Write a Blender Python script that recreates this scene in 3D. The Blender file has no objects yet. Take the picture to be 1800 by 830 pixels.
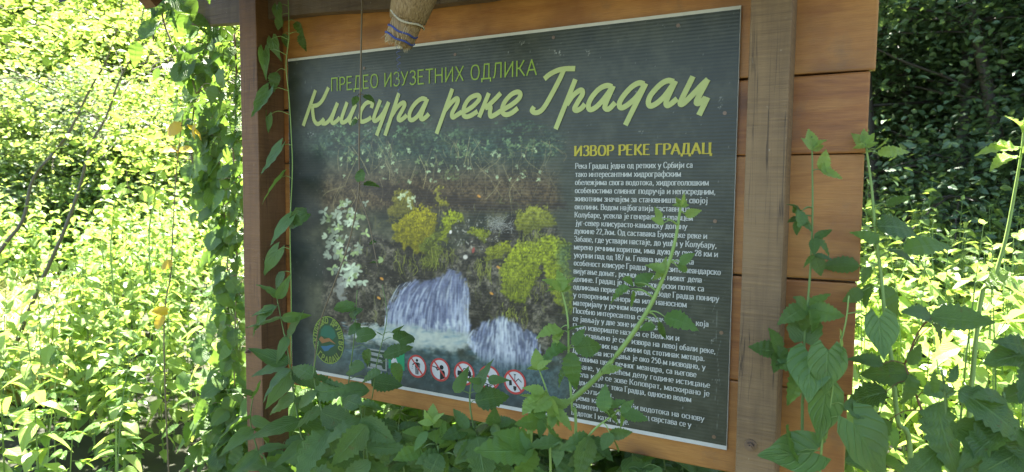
import bpy, bmesh, math, random
import numpy as np
from mathutils import Vector, Matrix, Euler

S = bpy.context.scene
COL = S.collection
R = math.radians
RNG = np.random.default_rng(7)

# ------------------------------------------------------------------ camera
CAM = np.array([1.6592, -1.5656, 1.5036])
YAW, PITCH, ROLL, FPX = 0.48975, -0.07013, 0.0088, 1155.0
def _basis():
    ca, sa, cb, sb = math.cos(YAW), math.sin(YAW), math.cos(PITCH), math.sin(PITCH)
    cc, sc = math.cos(ROLL), math.sin(ROLL)
    f = np.array([-sa*cb, ca*cb, sb]); r = np.array([ca, sa, 0.]); u = np.cross(r, f)
    return r*cc + u*sc, u*cc - r*sc, f
CR, CU, CF = _basis()
cam = bpy.data.cameras.new('camera'); co = bpy.data.objects.new('camera', cam); COL.objects.link(co)
M = Matrix(((CR[0], CU[0], -CF[0], CAM[0]), (CR[1], CU[1], -CF[1], CAM[1]), (CR[2], CU[2], -CF[2], CAM[2]), (0, 0, 0, 1)))
co.matrix_world = M
cam.sensor_width = 36; cam.lens = 36*FPX/1800; cam.clip_start = .02; cam.clip_end = 500
cam.dof.use_dof = True; cam.dof.focus_distance = 1.75; cam.dof.aperture_fstop = 5.0
S.camera = co

# ------------------------------------------------------------------ light
SUN_EL, SUN_AZ = 66, 46          # elevation; degrees from +y towards -x (behind the board, from the left)
w = bpy.data.worlds.new('World'); S.world = w; w.use_nodes = True
nt = w.node_tree
sky = nt.nodes.new('ShaderNodeTexSky'); sky.sky_type = 'NISHITA'; sky.sun_disc = False
sky.sun_elevation = R(SUN_EL); sky.sun_rotation = R(-SUN_AZ)
nt.links.new(sky.outputs[0], nt.nodes['Background'].inputs[0]); nt.nodes['Background'].inputs[1].default_value = .052
sl = bpy.data.lights.new('sun', 'SUN'); sl.energy = 5.0; sl.angle = R(.5); sl.color = (1, .95, .86)
so = bpy.data.objects.new('sun', sl); COL.objects.link(so)
sd = Vector((-math.sin(R(SUN_AZ))*math.cos(R(SUN_EL)), math.cos(R(SUN_AZ))*math.cos(R(SUN_EL)), math.sin(R(SUN_EL))))
so.rotation_euler = sd.to_track_quat('Z', 'Y').to_euler(); so.location = sd*30
S.view_settings.view_transform = 'Standard'; S.view_settings.look = 'None'; S.view_settings.gamma = 1
S.view_settings.exposure = 3.4
S.cycles.max_bounces = 8; S.cycles.transparent_max_bounces = 8

# ------------------------------------------------------------------ geometry helpers
def ray(px, py):
    return (px-900)/FPX*CR - (py-415)/FPX*CU + CF
def at(px, py, Y):
    d = ray(px, py); return CAM + d*((Y-CAM[1])/d[1])
def far(px, py, dist):
    d = ray(px, py); return CAM + d*(dist/np.linalg.norm(d))
def proj(P):
    d = np.asarray(P, float) - CAM; k = d@CF
    return 900 + FPX*(d@CR)/k, 415 - FPX*(d@CU)/k
def unit(v):
    v = np.asarray(v, float); return v/(np.linalg.norm(v)+1e-9)

class MB:
    """collects pieces of geometry (with uv and a random value per piece) into ONE mesh"""
    def __init__(s): s.v, s.f, s.uv, s.r, s.m, s.n = [], [], [], [], [], 0
    def add(s, v, f, uv=None, rnd=.5, mat=0):
        v = np.asarray(v, float); s.v.append(v)
        s.uv.append(np.zeros((len(v), 2)) if uv is None else uv)
        s.r.append(np.full(len(v), rnd)); s.f += [tuple(i+s.n for i in q) for q in f]; s.m += [mat]*len(f); s.n += len(v)
    def many(s, tpl, mats, rnd, mat=0):
        """copies of a template at an array of 4x4 matrices"""
        v, f, uv = tpl; N = len(mats); k = len(v)
        V = np.einsum('nij,kj->nki', mats[:, :3, :3], v) + mats[:, None, :3, 3]
        s.v.append(V.reshape(-1, 3)); s.uv.append(np.tile(uv, (N, 1))); s.r.append(np.repeat(rnd, k))
        for i in range(N):
            o = s.n + i*k; s.f += [tuple(a+o for a in q) for q in f]
        s.m += [mat]*(N*len(f)); s.n += N*k
    def box(s, lo, hi, mat=0, rnd=.5):
        (a, b, c), (d, e, g) = lo, hi
        s.add([(a,b,c),(d,b,c),(d,e,c),(a,e,c),(a,b,g),(d,b,g),(d,e,g),(a,e,g)],
              [(0,3,2,1),(4,5,6,7),(0,1,5,4),(1,2,6,5),(2,3,7,6),(3,0,4,7)], mat=mat, rnd=rnd)
    def tube(s, pts, r0, r1, k=5, mat=0, rnd=.5):
        pts = np.asarray(pts, float); n = len(pts); V, F = [], []
        for i, p in enumerate(pts):
            t = unit(pts[min(i+1, n-1)] - pts[max(i-1, 0)])
            a = unit(np.cross(t, (0.31, 0.9, .29) if abs(t[2]) > .8 else (0, 0, 1))); b = np.cross(t, a)
            rr = r0[i] if hasattr(r0, '__len__') else r0 + (r1-r0)*i/(n-1)
            for j in range(k):
                q = 2*math.pi*j/k; V.append(p + rr*(a*math.cos(q) + b*math.sin(q)))
        for i in range(n-1):
            for j in range(k):
                F.append((i*k+j, i*k+(j+1) % k, (i+1)*k+(j+1) % k, (i+1)*k+j))
        F.append(tuple(range(k))[::-1]); F.append(tuple((n-1)*k+j for j in range(k)))
        s.add(V, F, mat=mat, rnd=rnd)
    def mesh(s, name, mats, smooth=False):
        me = bpy.data.meshes.new(name); V = np.concatenate(s.v)
        me.from_pydata(V.tolist(), [], s.f)
        for m in (mats if isinstance(mats, (list, tuple)) else [mats]): me.materials.append(m)
        me.polygons.foreach_set('material_index', s.m)
        uvl = me.uv_layers.new(name='UVMap'); li = np.zeros(len(me.loops), int); me.loops.foreach_get('vertex_index', li)
        uvl.data.foreach_set('uv', np.concatenate(s.uv)[li].ravel())
        a = me.attributes.new('rnd', 'FLOAT', 'POINT'); a.data.foreach_set('value', np.concatenate(s.r))
        if smooth: me.polygons.foreach_set('use_smooth', [True]*len(me.polygons))
        me.update(); return me
    def build(s, name, mats, parent=None, smooth=False):
        o = bpy.data.objects.new(name, s.mesh(name, mats, smooth)); COL.objects.link(o)
        if parent is not None:
            o.parent = parent; o.matrix_parent_inverse = parent.matrix_basis.inverted()
        return o

def tag(o, label=None, cat=None, group=None, kind=None):
    if label: o['label'] = label
    if cat: o['category'] = cat
    if group: o['group'] = group
    if kind: o['kind'] = kind
    return o
def empty(name, loc):
    o = bpy.data.objects.new(name, None); COL.objects.link(o); o.location = loc; o.empty_display_size = .1; return o
def copy_tree(o, loc, rz, sc, label=None, group=None):
    c = o.copy(); COL.objects.link(c); c.location = loc; c.rotation_euler = (0, 0, rz); c.scale = (sc,)*3
    if label: c['label'] = label
    if group: c['group'] = group
    for ch in list(o.children):
        d = ch.copy(); COL.objects.link(d); d.parent = c
    return c
def catmull(P, n=6):
    P = np.asarray(P, float); Q = np.vstack([2*P[0]-P[1], P, 2*P[-1]-P[-2]]); out = []
    for i in range(1, len(Q)-2):
        a, b, c, d = Q[i-1:i+3]
        for t in np.linspace(0, 1, n, endpoint=False):
            out.append(.5*(2*b + (c-a)*t + (2*a-5*b+4*c-d)*t*t + (3*b-a-3*c+d)*t**3))
    out.append(P[-1]); return np.array(out)

# ------------------------------------------------------------------ materials
def new_mat(name):
    m = bpy.data.materials.new(name); m.use_nodes = True; t = m.node_tree; b = t.nodes['Principled BSDF']; return m, t, b
def N(t, kind, **kw):
    n = t.nodes.new(kind)
    for k, v in kw.items():
        if k.startswith('i_'): n.inputs[int(k[2:]) if k[2:].isdigit() else k[2:]].default_value = v
        else: setattr(n, k, v)
    return n
def ramp(t, src, stops):
    r = t.nodes.new('ShaderNodeValToRGB'); t.links.new(src, r.inputs[0])
    e = r.color_ramp.elements
    while len(e) < len(stops): e.new(.5)
    for q, (p, c) in zip(e, stops): q.position = p; q.color = (*c, 1)
    return r.outputs[0]
def coords(t, scale, kind='Object'):
    tc = t.nodes.new('ShaderNodeTexCoord'); mp = t.nodes.new('ShaderNodeMapping'); mp.inputs['Scale'].default_value = scale
    t.links.new(tc.outputs[kind], mp.inputs[0]); return mp.outputs[0]
def noise(t, vec, scale, detail=5, rough=.6, dist=0):
    n = t.nodes.new('ShaderNodeTexNoise'); t.links.new(vec, n.inputs['Vector'])
    n.inputs['Scale'].default_value = scale; n.inputs['Detail'].default_value = detail
    n.inputs['Roughness'].default_value = rough; n.inputs['Distortion'].default_value = dist; return n.outputs['Fac']
def mixc(t, fac, a, b, mode='MIX'):
    m = t.nodes.new('ShaderNodeMix'); m.data_type = 'RGBA'; m.blend_type = mode
    for i, x in ((0, fac), (6, a), (7, b)):
        if isinstance(x, (int, float)): m.inputs[i].default_value = x
        elif isinstance(x, tuple): m.inputs[i].default_value = (*x, 1)
        else: t.links.new(x, m.inputs[i])
    return m.outputs[2]
def bump(t, b, h, strength, dist=.01):
    n = t.nodes.new('ShaderNodeBump'); n.inputs['Strength'].default_value = strength; n.inputs['Distance'].default_value = dist
    t.links.new(h, n.inputs['Height']); t.links.new(n.outputs[0], b.inputs['Normal'])

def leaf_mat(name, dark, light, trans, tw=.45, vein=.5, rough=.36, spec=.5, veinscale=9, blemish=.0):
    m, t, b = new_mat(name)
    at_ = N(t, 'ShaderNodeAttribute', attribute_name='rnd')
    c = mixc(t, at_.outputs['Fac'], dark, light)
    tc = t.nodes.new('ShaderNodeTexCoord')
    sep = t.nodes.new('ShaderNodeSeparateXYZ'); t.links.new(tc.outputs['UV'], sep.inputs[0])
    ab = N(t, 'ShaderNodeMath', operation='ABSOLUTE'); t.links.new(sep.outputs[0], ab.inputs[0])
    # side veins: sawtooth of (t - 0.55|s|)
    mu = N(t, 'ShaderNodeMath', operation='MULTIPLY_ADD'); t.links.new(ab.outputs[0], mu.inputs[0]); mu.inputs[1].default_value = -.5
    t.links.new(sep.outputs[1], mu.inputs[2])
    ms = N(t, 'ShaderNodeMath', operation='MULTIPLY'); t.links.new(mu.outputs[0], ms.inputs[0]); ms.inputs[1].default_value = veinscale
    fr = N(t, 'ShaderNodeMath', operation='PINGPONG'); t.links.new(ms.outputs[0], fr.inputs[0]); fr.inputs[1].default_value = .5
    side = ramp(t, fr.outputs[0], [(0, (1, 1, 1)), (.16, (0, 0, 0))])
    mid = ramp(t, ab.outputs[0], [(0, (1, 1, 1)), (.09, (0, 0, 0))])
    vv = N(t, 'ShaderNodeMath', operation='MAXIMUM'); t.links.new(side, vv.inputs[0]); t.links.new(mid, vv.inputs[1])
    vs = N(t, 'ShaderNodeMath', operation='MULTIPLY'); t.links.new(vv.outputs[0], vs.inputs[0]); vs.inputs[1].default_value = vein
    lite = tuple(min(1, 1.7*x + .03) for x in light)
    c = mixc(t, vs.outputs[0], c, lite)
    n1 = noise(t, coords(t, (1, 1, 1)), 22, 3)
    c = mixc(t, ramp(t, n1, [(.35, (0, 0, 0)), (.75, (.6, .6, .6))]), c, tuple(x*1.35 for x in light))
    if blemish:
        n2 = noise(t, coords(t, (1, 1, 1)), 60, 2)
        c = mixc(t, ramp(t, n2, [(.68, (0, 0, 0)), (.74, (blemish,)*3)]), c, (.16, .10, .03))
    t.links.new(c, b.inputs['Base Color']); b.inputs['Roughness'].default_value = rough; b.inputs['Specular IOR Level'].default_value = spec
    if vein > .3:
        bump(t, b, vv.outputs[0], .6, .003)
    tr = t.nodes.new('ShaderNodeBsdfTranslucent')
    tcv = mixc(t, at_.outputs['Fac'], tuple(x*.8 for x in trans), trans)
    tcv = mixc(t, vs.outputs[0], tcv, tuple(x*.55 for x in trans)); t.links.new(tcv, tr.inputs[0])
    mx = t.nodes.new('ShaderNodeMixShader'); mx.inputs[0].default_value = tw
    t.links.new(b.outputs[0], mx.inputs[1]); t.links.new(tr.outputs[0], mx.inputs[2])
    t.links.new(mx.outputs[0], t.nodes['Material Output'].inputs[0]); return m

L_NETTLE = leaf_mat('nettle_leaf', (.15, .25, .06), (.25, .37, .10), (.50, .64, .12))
L_SHADE = leaf_mat('shaded_leaf', (.035, .085, .018), (.115, .20, .045), (.18, .32, .04), vein=.85, blemish=.75)  # shade put into the colour: darker leaf green for plants out of the sun
L_BRAMBLE = leaf_mat('bramble_leaf', (.075, .16, .035), (.12, .23, .05), (.28, .44, .05), veinscale=11)
L_HEART = leaf_mat('bindweed_leaf', (.105, .20, .05), (.14, .25, .065), (.22, .38, .05), vein=.5, veinscale=5, blemish=.2)
L_YOUNG = leaf_mat('young_leaf', (.17, .29, .05), (.27, .40, .09), (.50, .66, .11), vein=.4)
L_ROBINIA = leaf_mat('robinia_leaf', (.13, .20, .03), (.21, .30, .05), (.46, .62, .10), vein=0, rough=.5, spec=.25)
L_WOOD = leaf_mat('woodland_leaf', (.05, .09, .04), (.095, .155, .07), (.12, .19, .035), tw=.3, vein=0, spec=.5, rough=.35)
L_GREY = leaf_mat('pale_tree_leaf', (.12, .17, .10), (.20, .25, .16), (.22, .30, .12), tw=.35, vein=0)
L_YELLOW = leaf_mat('yellowed_leaf', (.5, .33, .02), (.6, .42, .03), (.6, .45, .02), vein=.2)
L_GRASS = leaf_mat('dry_grass_blade', (.26, .29, .09), (.44, .43, .18), (.44, .46, .16), vein=0)

def stem_mat(name, a, b2):
    m, t, b = new_mat(name); c = mixc(t, noise(t, coords(t, (1, 1, 1)), 30), a, b2)
    t.links.new(c, b.inputs['Base Color']); b.inputs['Roughness'].default_value = .55; return m
ST_GREEN = stem_mat('green_stem', (.09, .17, .04), (.15, .22, .06))
ST_CANE = stem_mat('bramble_cane', (.17, .29, .06), (.26, .36, .10))
ST_BROWN = stem_mat('brown_stem', (.13, .10, .06), (.22, .17, .10))
ST_RED = stem_mat('red_stem', (.16, .06, .035), (.20, .12, .05))
BARK = stem_mat('bark', (.06, .048, .034), (.13, .105, .075))
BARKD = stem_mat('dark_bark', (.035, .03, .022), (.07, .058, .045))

def plank_mat(name, hues, seed):
    m, t, b = new_mat(name)
    tc = t.nodes.new('ShaderNodeTexCoord'); mp = t.nodes.new('ShaderNodeMapping')
    mp.inputs['Location'].default_value = (seed*3.1, seed*1.7, seed*.37); mp.inputs['Scale'].default_value = (1.1, 6, 9)
    t.links.new(tc.outputs['Object'], mp.inputs[0]); v = mp.outputs[0]
    g = noise(t, v, 3.2, 8, .62, 1.2)
    c = ramp(t, g, [(.28, hues[0]), (.5, hues[1]), (.72, hues[2])])
    big = noise(t, coords(t, (1, 1, 1)), 3.5+seed*.3, 4)
    c = mixc(t, ramp(t, big, [(.42, (0, 0, 0)), (.68, (.75, .75, .75))]), c, hues[3])
    fine = noise(t, coords(t, (4, 20, 90)), 6, 3)
    c = mixc(t, ramp(t, fine, [(.3, (.35, .35, .35)), (.6, (0, 0, 0))]), c, tuple(x*.6 for x in hues[0]))
    # knots: rare dark ovals
    vo = N(t, 'ShaderNodeTexVoronoi', feature='F1'); vm = t.nodes.new('ShaderNodeMapping')
    vm.inputs['Scale'].default_value = (3.3, 1, 6.0); vm.inputs['Location'].default_value = (seed*.61, 0, seed*.29)
    t.links.new(tc.outputs['Object'], vm.inputs[0]); t.links.new(vm.outputs[0], vo.inputs['Vector']); vo.inputs['Scale'].default_value = 1.0
    c = mixc(t, ramp(t, vo.outputs['Distance'], [(.05, (.85, .85, .85)), (.10, (.5, .5, .5)), (.26, (0, 0, 0))]), c, (.085, .035, .016))
    # grey-green weathering spots
    gr = noise(t, coords(t, (1, 1, 1)), 9, 6, .7)
    c = mixc(t, ramp(t, gr, [(.56, (0, 0, 0)), (.78, (.6, .6, .6))]), c, (.15, .105, .065))
    t.links.new(c, b.inputs['Base Color']); b.inputs['Roughness'].default_value = .42; b.inputs['Specular IOR Level'].default_value = .45
    bump(t, b, fine, .25, .003); return m
def post_mat(name, a, b2, c2):
    m, t, b = new_mat(name)
    saw = noise(t, coords(t, (5, 5, 130)), 1.6, 4, .7)
    g = noise(t, coords(t, (30, 30, 2.5)), 2.0, 6)
    c = ramp(t, saw, [(.3, a), (.52, b2), (.75, c2)])
    c = mixc(t, ramp(t, g, [(.3, (.6, .6, .6)), (.6, (0, 0, 0))]), c, tuple(x*.62 for x in a))
    big = noise(t, coords(t, (1, 1, 1)), 4, 4)
    c = mixc(t, ramp(t, big, [(.4, (0, 0, 0)), (.7, (.7, .7, .7))]), c, c2)
    sp = noise(t, coords(t, (120, 120, 60)), 1, 2)
    c = mixc(t, ramp(t, sp, [(.73, (0, 0, 0)), (.78, (.5, .5, .5))]), c, (.42, .36, .26))
    cr = noise(t, coords(t, (55, 55, 1.6)), 1.0, 3, .5, .4); ck = ramp(t, cr, [(.485, (0, 0, 0)), (.5, (.85, .85, .85)), (.515, (0, 0, 0))])
    gate = ramp(t, noise(t, coords(t, (1, 1, 1)), 3.2, 2), [(.48, (0, 0, 0)), (.58, (1, 1, 1))])
    c = mixc(t, mixc(t, 1.0, ck, gate, 'MULTIPLY'), c, (.035, .022, .014))
    t.links.new(c, b.inputs['Base Color']); b.inputs['Roughness'].default_value = .65; bump(t, b, saw, .7, .003); return m
def flat(name, col, rough=.5, metal=0, spec=.4):
    m, t, b = new_mat(name)
    n1 = noise(t, coords(t, (1, 1, 1)), 45, 4)
    c = mixc(t, n1, tuple(x*.82 for x in col), tuple(min(1, x*1.12) for x in col))
    t.links.new(c, b.inputs['Base Color']); b.inputs['Roughness'].default_value = rough; b.inputs['Metallic'].default_value = metal
    b.inputs['Specular IOR Level'].default_value = spec; return m

OR = [(.19, .066, .017), (.36, .145, .035), (.47, .215, .055), (.29, .098, .024)]
PLANKS = [plank_mat('lacquered_plank', OR if k % 2 else [OR[1], OR[2], (.50, .245, .066), OR[0]], k+1) for k in range(5)]
POST_R = post_mat('sawn_post', (.13, .078, .04), (.20, .125, .06), (.28, .18, .085))
POST_L = post_mat('reddish_post', (.11, .050, .018), (.17, .080, .030), (.21, .105, .040))
BEAM = post_mat('weathered_beam', (.085, .055, .035), (.14, .09, .055), (.18, .13, .08))
ROOFM = flat('dark_shingle', (.035, .035, .04), .8)
STEEL = flat('rusty_steel', (.20, .14, .10), .4, .5)
WHITE = flat('unprinted_edge', (.62, .61, .54), .5)

# ------------------------------------------------------------------ ground
def gz(x, y):
    D = np.hypot(np.asarray(x, float)-1.65, np.asarray(y, float)+1.56); fw = np.clip((np.asarray(y, float)+2.5)/3, 0, 1)
    return fw*(.10*np.maximum(0, D-3.5) + .38*np.maximum(0, D-12))
def ground():
    n = 121; q = np.linspace(-1, 1, n); q = np.sign(q)*np.abs(q)**1.8*70
    X, Y = np.meshgrid(q, q+4); Z = gz(X, Y) + .03*np.sin(X*3.1)*np.cos(Y*2.7)
    mb = MB(); idx = np.arange(n*n).reshape(n, n)
    F = np.stack([idx[:-1, :-1], idx[:-1, 1:], idx[1:, 1:], idx[1:, :-1]], -1).reshape(-1, 4)
    mb.add(np.stack([X, Y, Z], -1).reshape(-1, 3), [tuple(a) for a in F.tolist()])
    m, t, b = new_mat('woodland_soil')
    c = ramp(t, noise(t, coords(t, (1, 1, 1)), 4, 8), [(.3, (.014, .014, .008)), (.55, (.026, .03, .011)), (.75, (.05, .052, .018))])
    t.links.new(c, b.inputs['Base Color']); b.inputs['Roughness'].default_value = .9
    o = mb.build('ground', m, None, True); tag(o, kind='structure')
ground()

# ================================================================== the board
Z0 = .9
board = empty('information_board', (0, 0, 0))
tag(board, 'large wooden information board with a printed river panel, two posts and a small roof', 'notice board')

def bevel_box(name, lo, hi, mat, bev, parent=board, jitter=0, extra=None, cuts=0):
    bm = bmesh.new(); bmesh.ops.create_cube(bm, size=1)
    for v in bm.verts:
        for k in range(3): v.co[k] = lo[k] if v.co[k] < 0 else hi[k]
    if cuts:
        ax = max(range(3), key=lambda k: hi[k]-lo[k])
        ed = [e for e in bm.edges if abs(e.verts[0].co[ax]-e.verts[1].co[ax]) > 1e-4]
        bmesh.ops.subdivide_edges(bm, edges=ed, cuts=cuts)
    if bev:
        lim = [e for e in bm.edges if len(e.link_faces) == 2 and e.calc_face_angle() > .5]
        bmesh.ops.bevel(bm, geom=lim, offset=bev, segments=2, affect='EDGES', profile=.6)
    rr = random.Random(hash(lo) & 1023)
    if jitter:
        ph = [rr.random()*6 for _ in range(6)]
        for v in bm.verts:
            c = v.co.copy()
            for k in range(3): v.co[k] += jitter*(math.sin(c[(k+1) % 3]*5+ph[k]) + .5*math.sin(c[(k+2) % 3]*13+ph[k+3]))
    me = bpy.data.meshes.new(name); bm.to_mesh(me); bm.free(); me.materials.append(mat)
    o = bpy.data.objects.new(name, me); COL.objects.link(o)
    if parent is not None: o.parent = parent
    return o

# planks (joints measured above the panel's lower edge)
joints = [1.158, .858, .686, .413, .166, -.058]
ends = [1.671, 1.661, 1.659, 1.656, 1.648]
for k in range(5):
    bevel_box('plank', (-.098+.004*k, .006, Z0+joints[k+1]+.0015), (ends[k], .031, Z0+joints[k]-.0015), PLANKS[k], .004, jitter=.0012, cuts=10)
mb = MB()
for k in range(1, 5): mb.box((-.09, .0315, Z0+joints[k]-.03), (ends[k]-.004, .045, Z0+joints[k]+.03))
mb.build('joint_light_stop', BEAM, board)  # unseen strips added behind the joints to stop light showing through
# posts with bolts
pr = bevel_box('post', (1.436, -.105, -.3), (1.516, .005, 2.32), POST_R, .003, jitter=.0008, cuts=16)
pl_ = bevel_box('post', (-.106, -.102, -.3), (-.029, .005, 2.32), POST_L, .003, jitter=.0012, cuts=16)
pr['label'] = 'greyish sawn post with a hexagonal bolt'; pl_['label'] = 'reddish post wound with leafy vine'
def bolt(x, z, y, r, parent):
    mb = MB()
    for rad, y0, y1, k in ((r*1.5, y, y-.003, 24), (r, y-.003, y-.012, 6), (r*.55, y-.012, y-.017, 16)):
        V = [(x+rad*math.cos(2*math.pi*j/k+.3), yy, z+rad*math.sin(2*math.pi*j/k+.3)) for yy in (y0, y1) for j in range(k)]
        F = [(j, (j+1) % k, k+(j+1) % k, k+j) for j in range(k)] + [tuple(range(k, 2*k))]
        mb.add(V, F)
    o = mb.build('bolt', STEEL, None); o.parent = parent
    return o
bolt(1.467, Z0+.06, -.1055, .0085, pr); bolt(-.088, Z0+.07, -.1025, .006, pl_)
# beam under the roof
b0, b1 = at(520, 31, -.045), at(868, 0, -.045)
bm_ = MB(); sl_ = (b1[2]-b0[2])/(b1[0]-b0[0])
def beam_z(x): return b0[2] + sl_*(x-b0[0])
X0, X1 = -.40, 1.40
rr = random.Random(3); xs = np.linspace(X0, X1, 40); V, F = [], []
for i, x in enumerate(xs):
    z = beam_z(x) + .004*math.sin(x*9) + .003*rr.random()
    V += [(x, -.055, z), (x, -.006, z+.004), (x, -.006, z+.11), (x, -.055, z+.11)]
for i in range(39):
    for j in range(4): F.append((4*i+j, 4*i+(j+1) % 4, 4*i+4+(j+1) % 4, 4*i+4+j))
F += [(3, 2, 1, 0), (156, 157, 158, 159)]
bm_.add(V, F); bm_.build('beam', BEAM, board)
# gable roof over the board; unseen back slope made longer to throw shade
RZ, EZ, EY = 2.62, 2.14, .62
for s, y0, ze in ((-1, -.5, 2.022), (1, 1.28, RZ-(RZ-EZ)*1.28/EY)):
    mb = MB(); n = 9 if s < 0 else 18
    for i in range(n):           # courses of shingles lapping down the slope
        a, b = i/n, (i+1)/n+.05
        ya, yb = y0*a, y0*min(1, b); za, zb = RZ+(ze-RZ)*a, RZ+(ze-RZ)*min(1, b)
        lift = .012; xr = 2.05 if s < 0 else 1.58; xl_ = -.36
        mb.add([(xl_, ya, za+.002), (xr, ya, za+.002), (xr, yb, zb+lift), (xl_, yb, zb+lift),
                (xl_, ya, za-.01), (xr, ya, za-.01), (xr, yb, zb-.004), (xl_, yb, zb-.004)],
               [(0,1,2,3),(7,6,5,4),(0,4,5,1),(1,5,6,2),(2,6,7,3),(3,7,4,0)])
    mb.build('roof', ROOFM, board)
rf = at(247, 22, -.45)
for x in (rf[0], .3, 1.0, 1.7):
    mb = MB()
    for s in (-1, 1):
        p0, p1 = np.array([x, 0, RZ-.07]), np.array([x, s*.5, EZ+.02])
        if s < 0: p1 = np.array([x, -.45, rf[2]+.045])
        d = unit(p1-p0); nrm = np.array([0, -s*d[2]*s, abs(d[1])])
        a = np.array([.022, 0, 0]); u = unit(np.cross(d, a))*.04
        V = [p+q for p in (p0, p1) for q in (a+u, -a+u, -a-u, a-u)]
        mb.add(V, [(0,1,2,3),(7,6,5,4),(0,4,5,1),(1,5,6,2),(2,6,7,3),(3,7,4,0)])
    mb.build('rafter', POST_L, board)

# ------------------------------------------------------------------ lettering
def ribbon(mb, P, w, y, thin=None, cap=0):
    """flat pen stroke along P (x,z pairs); thin: width of horizontal strokes"""
    sl2 = 3e-5/max(1, len(P))
    P = np.asarray(P, float)
    if len(P) < 2: return
    T = np.gradient(P, axis=0); T /= (np.linalg.norm(T, axis=1)[:, None]+1e-12)
    Nn = np.stack([-T[:, 1], T[:, 0]], 1)
    W = np.full(len(P), w) if thin is None else thin + (w-thin)*np.clip(np.abs(T[:, 1])*1.15-.1, 0, 1)
    A, B = P+Nn*W[:, None]/2, P-Nn*W[:, None]/2
    V = [(a[0], y-sl2*i, a[1]) for i, a in enumerate(A)] + [(b[0], y-sl2*i, b[1]) for i, b in enumerate(B)]; n = len(P)
    mb.add(V, [(n+i, n+i+1, i+1, i) for i in range(n-1)])
def poly(mb, P, y, mat=0):
    mb.add([(p[0], y, p[1]) for p in P], [tuple(range(len(P)))], mat=mat)

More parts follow.
